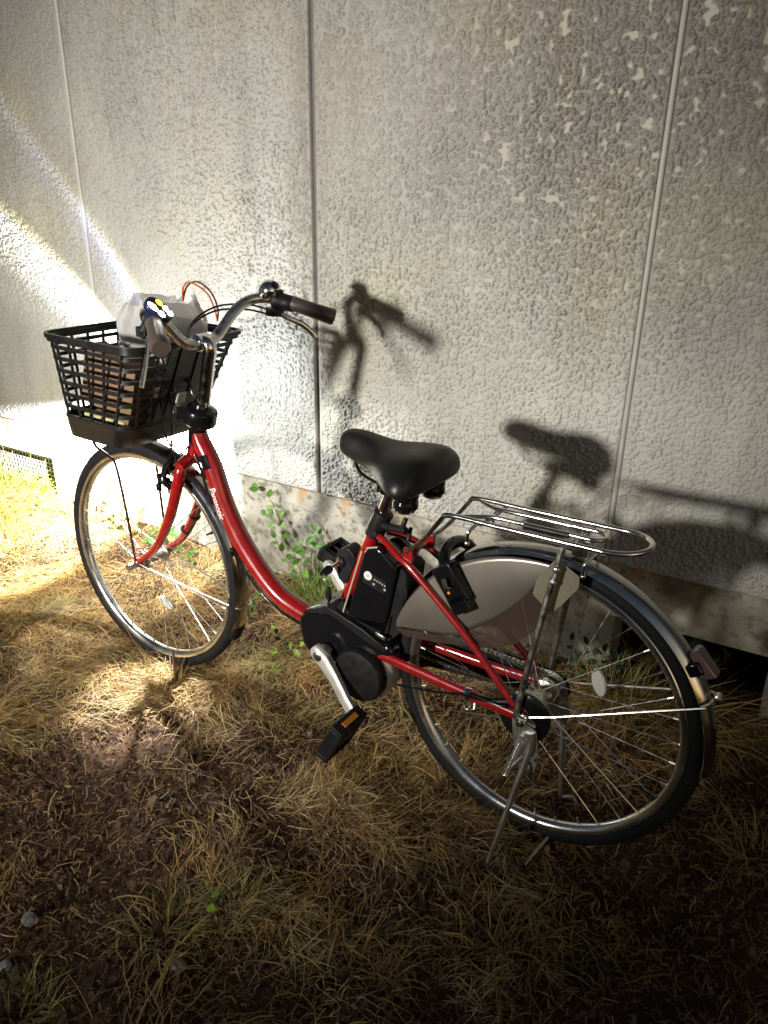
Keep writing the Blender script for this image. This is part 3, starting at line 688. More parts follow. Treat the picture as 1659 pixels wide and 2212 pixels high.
# motor housing, battery
b = MB(); out = [(.587, .335), (.584, .362), (.566, .385), (.535, .404), (.497, .416), (.470, .405), (.430, .392), (.380, .372), (.330, .372), (.318, .352), (.330, .336), (.400, .318), (.450, .285), (.500, .262), (.545, .262), (.574, .290)]
b.prism(out, -.055, .058); mot = b.build('motor_housing', M_blk, bike, bevel=.012, seg=4)
b = MB(); b.prism([(.470, .410), (.500, .418), (.56, .389), (.552, .383), (.49, .398), (.41, .370), (.345, .352), (.33, .362), (.40, .392)], -.045, .0605); b.build('housing_lip', M_blkm, mot, bevel=.002)
b = MB(); b.box((.352, .060, .392), (.030, .004, .010), ([.85, 0, .2], [0, 1, 0], [-.2, 0, .97])); b.build('housing_clip', M_sat, mot, bevel=.002)
b = MB(); b.lathe((.398, -.05, .277), (0, 1, 0), [(.055, 0), (.066, .01), (.070, .085), (.060, .100), (.0, .100)], 40); b.box((.46, 0, .285), (.10, .09, .05)); b.build('motor_casing', M_alu, bike, bevel=.005)
b = MB(); b.lathe((.402, .046, .275), (0, 1, 0), [(.058, 0), (.0665, .004), (.0665, .022), (.061, .030), (.046, .033), (0, .035)], 48); b.build('motor_cover', M_blkm, bike, angle=35)
b = MB(); b.prism(quad([(.407, .582), (.372, .598), (.322, .560), (.345, .418), (.452, .398)], rc=.014), -.048, .050); bat = b.build('battery', M_blk, bike, bevel=.006, seg=3)
b = MB(); b.tube([(.412, .0505, .578), (.460, .0505, .412)], .0022, 6); b.tube([(.400, .0505, .588), (.372, .0505, .598)], .0018, 6); b.build('edge_highlight', mat('cream_highlight', (.62, .56, .40), .35, metal=.3), bat)  # pale strips painted in as the highlight along the battery edge
b = MB(); b.prism(quad([(.403, .535), (.345, .522), (.352, .492), (.410, .505)], rc=.006), .0500, .0512); lab = b.build('battery_panel', M_blkm, bat)
b = MB(); b.lathe((.3935, .0508, .5245), (0, 1, 0), [(.0105, 0), (.0105, .002), (0, .0022)], 24); b.build('charge_button', mat('pale_button', (.72, .70, .62), .5), bat)
b = MB(); b.lathe((.3935, .0528, .5245), (0, 1, 0), [(.0032, 0), (.0032, .0008), (0, .0008)], 12)
for k in range(5):
    q = V(.3765-k*.0066, .0508, .5195-k*.0018); b.lathe(q, (0, 1, 0), [(.0027, 0), (.0020, .0010), (.0010, .0010), (.0010, .0)], 10)
b.box((.379, .0510, .508), (.006, .001, .004)); b.box((.350, .0510, .503), (.005, .001, .005)); b.build('charge_marks', mat('grey_print', (.42, .41, .38), .5), bat)
b = MB(); b.prism(quad([(.468, .440), (.440, .402), (.352, .392), (.335, .44), (.347, .372), (.49, .398)], rc=.004), -.045, .045)
b.prism([(.318, .56), (.305, .55), (.316, .40), (.345, .37), (.345, .42)], -.040, .040); b.build('battery_mount', M_blkm, bike, bevel=.003)
b = MB(); b.prism(quad([(.505, .540), (.475, .560), (.448, .535), (.475, .460), (.502, .470)], rc=.014), -.022, .018); b.lathe((.490, .016, .517), (.5, .85, .1), [(.013, -.01), (.0135, .004), (.011, .008)], 20); lk = b.build('battery_lock', M_blkm, bike, bevel=.003)
b = MB(); b.lathe((.493, .022, .518), (.5, .85, .1), [(.0095, 0), (.0095, .004), (.004, .004), (.004, .0045), (0, .0045)], 16); b.build('lock_cylinder', M_chr, lk)
b = MB(); b.tube([(.53, -.06, .44), (.60, -.06, .40), (.585, -.058, .33)], .004, 6)
# cranks and pedals
for s in (1, -1):
    ang = 0 if s > 0 else math.pi
    A = V(.497, s*.086, .304); E_ = A+V(-.128*s, s*.030, -.108*s)
    b = MB(); u = unit(E_-A); yv = V(0, 1, 0); wv = unit(np.cross(u, yv)); rings = []
    for t, hw, ht in ((-.14, .010, .010), (-.09, .0185, .013), (0, .0215, .013), (.12, .0190, .012), (.35, .0160, .0095), (.7, .0145, .0085), (.92, .0160, .0095), (1.0, .0165, .0095), (1.07, .0125, .008), (1.10, .006, .005)):
        yb = A[1]+(E_[1]-A[1])*(3*max(0, min(1, t))**2-2*max(0, min(1, t))**3)
        pc = V(A[0]+(E_[0]-A[0])*t, yb, A[2]+(E_[2]-A[2])*t); nn = yv
        rings.append([pc+wv*hw*cc+nn*ht*dd for cc, dd in ((-1, -.6), (-.7, -1), (.7, -1), (1, -.6), (1, .6), (.7, 1), (-.7, 1), (-1, .6))])
    b.loft(rings); cr_ = b.build('crank_arm', M_alu, bike, angle=50)
    b = MB(); b.lathe(A+V(0, s*.010, 0), (0, s, 0), [(.012, 0), (.012, .004), (.009, .0055), (0, .0055)], 20); b.lathe(A, (0, -s, 0), [(.016, .010), (.018, .013), (.018, .022), (.013, .024), (.013, .040)], 20); b.build('crank_bolt', M_sat if s > 0 else M_blk, cr_)
    # pedal body: tread faces f (long across the bike), tilted
    pc = E_+V(0, s*.062, 0); tilt = R(-64) if s > 0 else R(20)
    fu = V(math.cos(tilt), 0, math.sin(tilt)); fn = V(-math.sin(tilt), 0, math.cos(tilt))
    b = MB(); AX = ([*fu], [0, 1, 0], [*fn])
    L_, Wd, T_ = .104, .094, .032
    for q in (-1, 1): b.box(pc+fu*q*(L_/2-.005), (.010, Wd, T_), AX); b.box(pc+V(0, q*(Wd/2-.006), 0), (L_-.02, .012, T_), AX)
    b.box(pc, (.024, Wd-.02, T_-.004), AX)
    for q in (-.026, 0, .026): b.box(pc+V(0, q, 0), (L_-.016, .007, T_-.003), AX)
    for yy in np.linspace(-.04, .04, 12):
        for q in (-1, 1): b.box(pc+fu*q*(L_/2-.006)+V(0, yy, 0), (.013, .003, T_+.003), AX)
    b.cyl(E_-V(0, s*.008, 0), E_+V(0, s*.02, 0), .007, 12)
    pd = b.build('pedal', M_blkm, cr_, bevel=.0015)
    for q in (-1, 1):
        b = MB(); b.box(pc+fu*q*(L_/2+.0008), (.003, .048, .012), AX); b.build('reflector_strip', M_org, pd)
# chain, chain case
b = MB(); b.prism([(.50, .395), (.30, .382), (.03, .372), (-.03, .362), (-.045, .33), (-.03, .30), (.03, .295), (.30, .262), (.36, .225), (.45, .215), (.50, .23)], -.078, -.074); b.build('chain_case', M_blkm, bike, bevel=.001)
b = MB()
for z0, z1 in ((.368, .370), (.300, .292)):
    for k in range(34):
        t = k/33; p = V(.02+t*.36, -.062, z0+(z1-z0)*t); b.box(p, (.0085, .004 if k % 2 else .007, .0075))
for a0, r_, xc, zc in ((-90, .034, .02, .334), (90, .039, .38, .331)):
    for k in range(14):
        t = R(a0-180*k/13) ; p = V(xc+r_*math.cos(t), -.062, zc+r_*math.sin(t)); b.box(p, (.0085, .004 if k % 2 else .007, .0085))
b.build('chain', M_sat, bike)
b = MB(); b.lathe((0, -.062, CZ), (0, 1, 0), [(.030, -.003), (.042, -.001), (.042, .001), (.030, .003)], 30); b.build('sprocket', M_sat, bike)
b = MB(); b.lathe((0.0, .0, CZ), (0, 1, 0), [(.012, .052), (.050, .054), (.054, .058), (.054, .066), (.046, .070), (.020, .0705), (.014, .074)], 36)
b.tube([(.02, .064, .362), (.07, .070, .345), (.122, .070, .338)], .006, 8); b.build('drum_brake', M_blk, bike)
b = MB(); b.tube([(.01, .074, .356), (.05, .082, .350), (.12, .080, .344), (.19, .072, .318), (.30, .062, .286)], .0026, 7, sm=5); b.build('rear_brake_cable', M_blk, bike, angle=180)
b = MB(); b.lathe((.128, .062, .333), (1, 0, .02), [(.0135, -.007), (.0145, -.006), (.0145, .006), (.0135, .007)], 16); b.tube([(.130, .066, .320), (.132, .070, .306), (.122, .070, .302), (.118, .066, .312)], .003, 8, sm=3); b.tube([(.110, .066, .322), (.106, .072, .312), (.112, .074, .305)], .004, 8); b.build('cable_clamp', M_chr, bike, angle=60)
b = MB(); b.cyl((0, -.088, CZ), (0, .094, CZ), .005, 10)
for s in (1, -1):
    b.lathe((0, s*.080, CZ), (0, s, 0), [(.0095, 0), (.0095, .008), (.006, .009)], 6)
    b.prism([(.014, .345), (.020, .325), (.002, .298), (-.020, .305), (-.030, .330), (-.012, .348)], s*.073, s*.078)
b.build('axle', M_chr, bike, angle=35)

# luggage rack
b = MB(); zf, zr_ = .717, .726
def rail(hw, x0, x1, z0, z1, r, legs):
    P = []
    if legs: P += [V(.303, hw*.78, .604), V(.262, hw*.9, .645), V(.222, hw, .700), V(.200, hw, z0)]
    else: P += [V(x0, hw, z0)]
    P += [V(x0-(x0-x1)*t, hw, z0+(z1-z0)*t) for t in (.3, .6, .9)]
    arc = [V(x1-hw*1.05*math.sin(a), hw*math.cos(a), z1+.004*math.sin(a)) for a in np.linspace(0, math.pi, 9)]
    P += arc; P += [V(p[0], -p[1], p[2]) for p in reversed(P[:len(P)-len(arc)])]
    b.tube(P, r, 10, sm=4)
rail(.058, .190, -.112, zf, zr_, .0052, True)
inn = [V(.185, .050, zf-.001), V(.150, .030, zf+.001)]+[V(x, .022, zf+.003+(.150-x)*.028) for x in (.12, .05, -.02, -.065)]
arc = [V(-.070-.022*math.sin(a), .022*math.cos(a), zf+.009) for a in np.linspace(0, math.pi, 7)]
b.tube(inn+arc+[V(p[0], -p[1], p[2]) for p in reversed(inn)], .0044, 10, sm=3)
for x in (.135, -.050): 
    z = zf-.008+(.19-x)*.03; b.tube([V(x, -.058, z+.004), V(x, 0, z), V(x, .058, z+.004)], .004, 8)
for x, s in ((.150, 1), (.150, -1), (-.085, 1), (-.085, -1)):
    b.tube([V(x-.006, s*.040, zf-.004), V(x+.006, s*.052, zf-.020), V(x+.010, s*.056, zf-.030), V(x+.010, s*.056, zf-.050)], .0036, 8, sm=3); b.lathe(V(x+.010, s*.056, zf-.054), (0, 0, 1), [(.002, 0), (.0052, .002), (.0052, .007), (.002, .009)], 10)
b.box((-.050, 0, zf-.018), (.03, .03, .03))
rk = b.build('luggage_rack', M_chr, bike, angle=60)
b = MB()
for s in (1, -1):
    b.tube([V(-.034, s*.062, .715), V(-.030, s*.064, .690), V(-.028, s*.066, .655), V(-.020, s*.068, .620), V(.010, s*.080, .365), V(.006, s*.081, .335)], .006, 10, sm=3, flat=(.0042, .0068), up=(1, 0, 0))
    b.lathe(V(-.029, s*.068, .672), (0, s, 0), [(.007, -.003), (.007, .004), (.004, .006), (0, .006)], 12); b.lathe(V(-.026, s*.069, .645), (0, s, 0), [(.006, -.003), (.006, .004), (0, .005)], 12)
b.build('rack_stay', M_sat, rk, angle=60)
b = MB(); b.tube([V(.06, .024, zf+.004), V(-.03, .024, zf+.007)], .0056, 8); b.build('rack_sleeve', M_blkm, rk)

# skirt guards
M_smoke = mat('smoky_guard_plastic', (.40, .355, .305), .33, metal=.85, alpha=.94, rvar=.04, vscale=5)
M_smoke2 = mat('dark_smoky_plastic', (.07, .045, .035), .3, alpha=.62)
M_cream = mat('clear_guard_glint', (.58, .53, .38), .20, metal=.6, alpha=.85, rvar=.06)  # cream colour paints in the reflection on clear guard plastic
for s in (1, -1):
    y = s*.0455; b = MB(); out = []
    for t in np.linspace(R(101), R(18), 22): out.append((.336*math.cos(t), CZ+.336*math.sin(t)))
    out += [(.322, .420), (.300, .425), (.25, .433), (.20, .442), (.166, .450), (.162, .464), (.140, .476), (.12, .492), (.095, .512), (.07, .538), (.045, .570), (.022, .605), (.008, .635)]
    top = [V(x, 0, z) for x, z in out[:22]]; low_ = [V(x, 0, z) for x, z in reversed(out[22:])]
    def resamp(P, m):
        d = np.concatenate([[0], np.cumsum([np.linalg.norm(q-p) for p, q in zip(P[:-1], P[1:])])]); t = np.linspace(0, d[-1], m)
        return [V(np.interp(q, d, [p[0] for p in P]), 0, np.interp(q, d, [p[2] for p in P])) for q in t]
    top = resamp(top, 40); low_ = resamp(low_, 40); rows = []
    for t in np.linspace(0, 1, 14): rows.append([p*(1-t)+q*t+V(0, y+s*.004*math.sin(math.pi*t)*math.sin(math.pi*k/39), 0) for k, (p, q) in enumerate(zip(top, low_))])
    vs_ = [p for r in rows for p in r]; b.add(vs_, [(i*40+k, i*40+k+1, (i+1)*40+k+1, (i+1)*40+k) for i in range(13) for k in range(39)])
    g_ = b.build('skirt_guard', M_smoke, bike, angle=180); mo = g_.modifiers.new('solid', 'SOLIDIFY'); mo.thickness = .002; mo.offset = 0
    b = MB(); yy = s*.0500; b.prism([(.316, .421), (.25, .433), (.166, .449), (.162, .464), (.12, .492), (.07, .538), (.022, .605), (-.010, .600), (-.014, .556), (.008, .520), (.040, .482), (.075, .458), (.11, .445), (.15, .435), (.22, .420), (.30, .408)], yy-.0012, yy+.0012); b.build('lower_guard', M_smoke2, g_, angle=30)
    b = MB(); b.prism(quad([(-.022, .686), (-.068, .662), (-.070, .640), (-.040, .592), (-.018, .566), (-.004, .585), (.018, .600), (.012, .632), (.000, .655)], rc=.006), y+s*.0050, y+s*.0068); b.build('guard_glint_patch', M_cream, g_, bevel=.001)  # last patch is the guard's reflection, painted as a separate cream piece
# frame lock round the rear wheel
b = MB(); rd = unit(V(.60, 0, .80)); c0 = V(0, 0, CZ)
def lp(r, y): return c0+rd*r+V(0, y, 0)
P = [lp(.285, .052), lp(.305, .056), lp(.330, .057), lp(.352, .050), lp(.366, .030), lp(.371, 0), lp(.366, -.030), lp(.352, -.050), lp(.330, -.057), lp(.290, -.056)]
tn = unit(np.cross(rd, V(0, 1, 0)))
b.tube(P, .013, 12, sm=4, flat=(.0135, .012), up=tn)
b.box(lp(.305, .062), (.050, .026, .085), ([*tn], [0, 1, 0], [*rd])); b.box(lp(.262, .060)-tn*.004, (.044, .030, .040), ([*tn], [0, 1, 0], [*rd])); lk2 = b.build('frame_lock', M_blk, bike, bevel=.006, seg=3)
b = MB(); q = lp(.300, .078); b.tube([q, q+V(.004, .010, .004), q+V(.010, .012, .022)], .004, 8); b.build('lock_lever', M_sat, lk2)
b = MB(); b.lathe(lp(.292, .076)-tn*.008, (0, 1, 0), [(.0032, 0), (.0032, .002), (0, .002)], 12); b.build('lock_mark', M_org, lk2)
# kickstand
b = MB()
for s in (1, -1):
    ft = V(.018, s*.135, -.004) if s > 0 else V(-.040, -.125, .004)
    A_ = V(-.028, s*.090, .285); b.tube([V(-.024, s*.086, .320), A_, A_*.66+ft*.34, A_*.33+ft*.67, ft], [.0095, .0078, .0062, .0055, .0054], 10, sm=4)
    if s < 0: b.tube([ft+V(0, 0, .006), ft+V(-.020, -.01, .012), ft+V(-.032, -.012, .004), ft+V(-.034, -.012, -.008)], .004, 8, sm=3)
    b.prism([(.018, .335), (.012, .290), (-.006, .225), (-.040, .228), (-.046, .270), (-.034, .325)], s*.080, s*.084)
    b.cyl((-.012, s*.078, .300), (-.012, s*.096, .300), .011, 12); b.cyl((-.034, s*.078, .262), (-.034, s*.092, .262), .0075, 10); b.lathe((-.022, s*.088, .236), (0, s, 0), [(.013, 0), (.013, .005), (.007, .008), (0, .008)], 16)
    b.tube([(-.016, s*.093, .262), (.002, s*.098, .232)], .0045, 8)
ks = b.build('kickstand', mat('stand_zinc', (.50, .49, .46), .40, metal=.95, rvar=.08), bike, angle=50)
b = MB(); a, c = V(-.010, .096, .300), V(.012, .100, .212); u = unit(c-a); n1 = unit(np.cross(u, V(0, 1, 0))); n2 = np.cross(u, n1)
b.tube([a+(c-a)*t+.0055*(n1*math.cos(t*2*math.pi*22)+n2*math.sin(t*2*math.pi*22)) for t in np.linspace(0, 1, 22*8)], .0012, 5); b.cyl(c, c+u*.012, .006, 8); b.build('stand_spring', M_sat, ks, angle=180)

# ------------------------------------------------------------------ loose things on the bicycle
def world_thing(name, label, cat, group=None):
    o = empty(name, M=BIKE); return tag(o, label, cat, group)
# keys
ky = world_thing('key', 'black headed key turned in the battery lock', 'key')
def key(b, hc, d, sw):
    d = unit(d); w = unit(np.cross(d, V(.4, .85, .1))); nn = np.cross(w, d)
    b.loft([[hc+nn*z+d*.017*math.cos(t)+w*.010*math.sin(t)*(1-.25*math.cos(t)) for t in np.linspace(0, 2*math.pi, 21)[:-1]] for z in (-.0035, .0035)])
    return d
b = MB(); d = key(b, V(.510, .048, .499), V(.60, .55, -.58), 0); b.build('key_head', M_blk, ky, bevel=.001)
b = MB(); b.box(V(.499, .033, .511), (.020, .003, .006), ([-.6, -.55, .58], unit(V(-.7, .7, 0)), [.4, .4, .8])); b.build('key_blade', M_sat, ky)
kr = world_thing('key', 'black headed spare key hanging below the battery lock', 'key')
b = MB(); key(b, V(.502, .050, .445), V(.05, 0, 1), 0); b.build('key_head', M_blk, kr, bevel=.001)
b = MB(); b.box(V(.501, .050, .412), (.006, .003, .036)); b.build('key_blade', M_blkm, kr)
b = MB(); c = V(.505, .050, .475); b.tube([c+V(.003*math.sin(t), .009*math.sin(t), .014*math.cos(t)) for t in np.linspace(0, 2*math.pi, 21)[:-1]], .001, 5, closed=True); b.build('key_ring', M_chr, kr, angle=180)
# things in the basket
M_card = mat('brown_cardboard', (.17, .105, .058), .8, var=.12, vscale=14, bump=.2, bscale=90)
bx = world_thing('cardboard_box', 'brown cardboard box leaning inside the front basket', 'box')
AXB = ([.94, 0, .26], [0, 1, 0], [-.26, 0, .94])
b = MB(); b.box((1.135, .078, .838), (.185, .060, .150), AXB); b.build('carton', M_card, bx, bevel=.002)
b = MB(); b.box((1.110, .1085, .852), (.055, .0012, .024), AXB); b.build('printed_mark', mat('rust_print', (.22, .105, .06), .7), bx)
pk = world_thing('drink_pack', 'pale yellow printed pack lying at the bottom of the basket', 'carton')
b = MB(); b.box((1.155, .080, .733), (.15, .07, .050)); b.build('pack', mat('pack_paper', (.42, .38, .20), .6, var=.3, vscale=45), pk, bevel=.004)
M_dpr = mat('dark_print', (.05, .045, .03), .6)
for x_, w_ in ((1.12, .030), (1.175, .02)):
    b = MB(); b.box((x_, .1155, .735), (w_, .001, .028)); b.build('printed_mark', M_dpr, pk)
gb = world_thing('gift_box', 'dark grey box wrapped in the white plastic bag', 'box')
b = MB(); b.box((1.140, -.080, .852), (.140, .138, .245)); b.build('box_body', mat('grey_board', (.085, .080, .078), .6, var=.1), gb, bevel=.003)
# plastic bag: crumpled open sack
M_bag = bpy.data.materials.new('thin_white_plastic'); M_bag.use_nodes = True; nt = M_bag.node_tree; nt.nodes.clear()
o_ = nt.nodes.new('ShaderNodeOutputMaterial'); df = nt.nodes.new('ShaderNodeBsdfDiffuse'); tr = nt.nodes.new('ShaderNodeBsdfTranslucent'); gl = nt.nodes.new('ShaderNodeBsdfGlossy'); tp = nt.nodes.new('ShaderNodeBsdfTransparent')
m1 = nt.nodes.new('ShaderNodeMixShader'); m2 = nt.nodes.new('ShaderNodeMixShader'); m3 = nt.nodes.new('ShaderNodeMixShader')
df.inputs[0].default_value = (.85, .84, .82, 1); tr.inputs[0].default_value = (.90, .89, .87, 1); gl.inputs['Roughness'].default_value = .2
m1.inputs[0].default_value = .50; m2.inputs[0].default_value = .08; m3.inputs[0].default_value = .22
nt.links.new(df.outputs[0], m1.inputs[1]); nt.links.new(tr.outputs[0], m1.inputs[2]); nt.links.new(m1.outputs[0], m2.inputs[1]); nt.links.new(gl.outputs[0], m2.inputs[2])
nt.links.new(m2.outputs[0], m3.inputs[1]); nt.links.new(tp.outputs[0], m3.inputs[2]); nt.links.new(m3.outputs[0], o_.inputs[0])
pb = world_thing('plastic_bag', 'crumpled white translucent plastic bag standing in the basket', 'bag')
rings = []
for i, t in enumerate(np.linspace(0, 1, 26)):
    z = .745+.285*t; o2 = []
    for k in range(110):
        a = 2*math.pi*k/110; e = 2/5.0
        cx = math.copysign(abs(math.cos(a))**e, math.cos(a)); cy = math.copysign(abs(math.sin(a))**e, math.sin(a))
        open_ = 1+.0*t; pin = 1-.55*max(0, (t-.80)/.2)**1.2
        wob = .004*math.sin(5*a+4*t)+.005*math.sin(13*a+3*math.sin(5*t))*t+.003*math.sin(23*a-7*t+2)*t+random.uniform(-.0016, .0016)
        hx, hy = (.085+wob)*(pin if t > .8 else 1), (.086+wob)
        zz = z+ (.009*math.sin(3*a+1)+.006*math.sin(7*a))*max(0, t-.6)/.4
        o2.append(V(1.135+hx*cx-.006*t, -.080+hy*cy*(1+.08*max(0, t-.7)), zz))
    rings.append(o2)
b = MB(); b.loft(rings, (True, False)); b.build('bag_film', M_bag, pb, angle=38)
b = MB()
for s in (1, -1):
    b.tube([(1.115, -.135, 1.020), (1.095, -.128+s*.006, 1.058), (1.075, -.140+s*.012, 1.070), (1.045, -.160+s*.008, 1.045), (1.030, -.168+s*.006, 1.005), (1.025, -.165, .975)], .0024, 7, sm=6)
b.build('bag_string', mat('orange_cord', (.50, .13, .03), .6), pb, angle=180)

# ------------------------------------------------------------------ vegetation
def veg_mat(name, sat=1.0, rough=.6, trans=.25):
    m = bpy.data.materials.new(name); m.use_nodes = True; nt = m.node_tree; nt.nodes.clear()
    o = nt.nodes.new('ShaderNodeOutputMaterial'); a = nt.nodes.new('ShaderNodeVertexColor'); a.layer_name = 'tint'
    d = nt.nodes.new('ShaderNodeBsdfPrincipled'); d.inputs['Roughness'].default_value = rough; d.inputs['Specular IOR Level'].default_value = .3
    t = nt.nodes.new('ShaderNodeBsdfTranslucent'); mx = nt.nodes.new('ShaderNodeMixShader'); mx.inputs[0].default_value = trans
    nt.links.new(a.outputs[0], d.inputs['Base Color']); nt.links.new(a.outputs[0], t.inputs[0]); nt.links.new(d.outputs[0], mx.inputs[1]); nt.links.new(t.outputs[0], mx.inputs[2]); nt.links.new(mx.outputs[0], o.inputs[0])
    return m
M_veg = veg_mat('dry_blades'); M_leaf = veg_mat('green_leaves', rough=.4, trans=.35); M_dead = veg_mat('dead_leaf_litter', rough=.8, trans=.1)
def blades(name, x, y, z, head, pitch, curl, length, width, col, mat_, nseg=6, wig=.5):
    n = len(x); P = np.zeros((n, nseg+1, 3)); P[:, 0] = np.stack([x, y, z], 1)
    h = head.copy(); p = pitch.copy(); D = np.zeros((n, nseg, 3))
    for k in range(nseg):
        d = np.stack([np.cos(p)*np.cos(h), np.cos(p)*np.sin(h), np.sin(p)], 1); D[:, k] = d
        P[:, k+1] = P[:, k]+d*(length/nseg)[:, None]
        p = p+curl/nseg+rng.normal(0, wig*.3, n); h = h+rng.normal(0, wig, n)
    floor = gz(P[:, :, 0], P[:, :, 1])+.002+rng.random((n, 1))*.012
    P[:, 1:, 2] = np.maximum(P[:, 1:, 2], floor[:, 1:])
    T = np.concatenate([D, D[:, -1:]], 1)
    side = np.cross(T, np.array([0, 0, 1.0])+rng.normal(0, .45, (n, 1, 3))); side /= np.linalg.norm(side, axis=2, keepdims=True)+1e-9
    tp = np.array([.75, 1, 1, .9, .7, .45, .12, .1, .1])[:nseg+1] if nseg <= 6 else np.linspace(1, .1, nseg+1)
    wv = side*(width[:, None]*tp[None, :])[:, :, None]*.5
    A, B = P-wv, P+wv
    verts = np.stack([A, B], 2).reshape(-1, 3)
    base = (np.arange(n)*(nseg+1)*2)[:, None]+np.arange(nseg)[None, :]*2
    q = np.stack([base, base+1, base+3, base+2], -1).reshape(-1, 4)
    c = np.repeat(np.concatenate([col, np.ones((n, 1))], 1), (nseg+1)*2, 0)
    return mesh_np(name, verts, q, mat_, True, c)
def fbm(x, y, f, seed):
    r = np.random.default_rng(seed); s = 0*x
    for k in range(5):
        a = r.uniform(0, 2*math.pi, 2); d = r.uniform(0, 2*math.pi)
        ff = f*(1.55**k); s = s+np.sin(ff*(x*math.cos(d)+y*math.sin(d))+a[0]+1.7*np.sin(ff*.7*(x*math.sin(d)-y*math.cos(d))+a[1]))/(1.35**k)
    return s/2.4
def gau(x, y, cx, cy, rx, ry): return np.exp(-(((x-cx)/rx)**2+((y-cy)/ry)**2))
def density(x, y):
    d = .40+.85*fbm(x, y, 7.5, 3)+.45*fbm(x, y, 19, 5)+.2*fbm(x, y, 41, 8)
    d = d+.50*np.clip((-x-.35)/.5, 0, 1)*np.clip((y+1.0)/.4, 0, 1)-.85*np.clip((-1.06-y)/.22, 0, 1)-.35*np.clip((-.98-y)/.2, 0, 1)*np.clip((.25-x)/.3, 0, 1)-.35*np.clip((x-.55)/.3, 0, 1)
    for cx, cy, rx, ry, k in ((-.28, -.87, .22, .11, 1.3), (-.45, -.93, .15, .08, 1.0), (-.10, -.95, .18, .09, .8), (-.07, -1.32, .30, .15, 1.2), (-.6, -.12, .5, .05, .3), (-1.0, -.33, .25, .10, .6), (.74, -.74, .22, .22, .8), (.58, -.50, .16, .10, .5), (-.45, -1.05, .15, .12, .5), (-1.35, -.20, .35, .06, .8), (.9, -.2, .2, .15, .6), (.33, -.95, .12, .1, .35), (.42, -.76, .05, .05, .8)):
        d = d-k*gau(x, y, cx, cy, rx, ry)
    for cx, cy, rx, ry, k in ((-.15, -.80, .10, .05, .7), (-.16, -1.05, .16, .06, .8), (.05, -.72, .2, .12, .5), (-.95, -.62, .5, .22, .5), (.25, -1.12, .2, .12, .3), (.1, -.4, .3, .15, .25)):
        d = d+k*gau(x, y, cx, cy, rx, ry)
    return d
def scatter(n, x0, x1, y0, y1, thr=None):
    x = rng.uniform(x0, x1, n); y = rng.uniform(y0, y1, n)
    if thr is not None:
        k = rng.random(n) < np.clip(thr(x, y), .02, 1); x, y = x[k], y[k]
    return x, y
STRAW = np.array([(.46, .31, .13), (.38, .245, .09), (.54, .41, .22), (.30, .18, .075), (.42, .255, .08), (.34, .28, .10), (.23, .14, .065)])
def straw(n, p=None):
    c = 1.1*STRAW[rng.choice(len(STRAW), n, p=p)]; return np.clip(c*(1+rng.normal(0, .16, (n, 1))), .02, .8)
def lock_field(n_lock, per, x0, x1, y0, y1):
    lx, ly = scatter(n_lock, x0, x1, y0, y1, lambda x, y: np.clip(density(x, y)-.15, 0, 1)**1.3)
    m = len(lx); k = np.maximum(6, rng.poisson(per*rng.gamma(2.2, .45, m))); idx_ = np.repeat(np.arange(m), k); n = len(idx_)
    th0 = 2.4*fbm(lx, ly, 4.0, 9)+rng.normal(0, .8, m); tone = rng.choice(7, m, p=[.22, .2, .12, .14, .14, .10, .08]); bri = np.clip(rng.normal(1.0, .22, m), .5, 1.6); siz = rng.gamma(9, .0075, m)
    u = rng.normal(0, .5, n)*siz[idx_]*1.1; w = rng.normal(0, .5, n)*siz[idx_]*.55
    c_, s_ = np.cos(th0)[idx_], np.sin(th0)[idx_]
    x = lx[idx_]+u*c_-w*s_; y = np.minimum(ly[idx_]+u*s_+w*c_, -.008)
    hd_ = th0[idx_]+rng.normal(0, .42, n)+.9*w/np.maximum(siz[idx_], .01)*.6
    hz = gz(x, y)-.002+.022*np.exp(-((u/siz[idx_])**2+(w/siz[idx_]/.5)**2)*2.5)*rng.random(n)
    col = np.clip(1.15*STRAW[tone][idx_]*bri[idx_][:, None]*(1+rng.normal(0, .14, (n, 1))), .015, .8)
    return x, y, hz, hd_, np.clip(rng.normal(.34, .26, n), -.05, 1.3), rng.normal(-1.0, .6, n), siz[idx_]*rng.uniform(.6, 1.5, n), rng.uniform(.0010, .0022, n), col
q = lock_field(5600, 40, -2.7, 1.35, -1.75, -.02)
g1 = blades('dry_grass', *q, M_veg, wig=.22)
tag(g1, 'dry yellow straw grass matted in locks over the soil', 'grass', kind='stuff')
x, y = scatter(60000, -2.7, 1.35, -1.75, -.02, lambda x, y: density(x, y)+.1); n_ = len(x)
g1b = blades('loose_straw', x, y, gz(x, y)-.002+rng.random(n_)*.010, rng.uniform(0, 6.28, n_), np.abs(rng.normal(.22, .3, n_)), rng.normal(-.9, .9, n_), rng.gamma(5, .010, n_), rng.uniform(.0009, .0019, n_), straw(n_, [.10, .18, .06, .25, .12, .07, .22])*.85, M_veg, wig=.28)
tag(g1b, 'loose thin straw lying across the soil', 'straw', kind='stuff')
# short stubble and bits between
x, y = scatter(60000, -2.7, 1.35, -1.75, -.02, lambda x, y: .55+.0*x); n_ = len(x)
g2 = blades('grass_stubble', x, y, gz(x, y)-.002, rng.uniform(0, 6.28, n_), rng.uniform(-.1, .9, n_), rng.normal(-.6, .8, n_), rng.gamma(3, .009, n_), rng.uniform(.0013, .0032, n_), straw(n_, [.12, .18, .06, .24, .10, .05, .25])*.72, M_veg, nseg=3)
tag(g2, 'short broken brown stalks over bare soil', 'grass', kind='stuff')
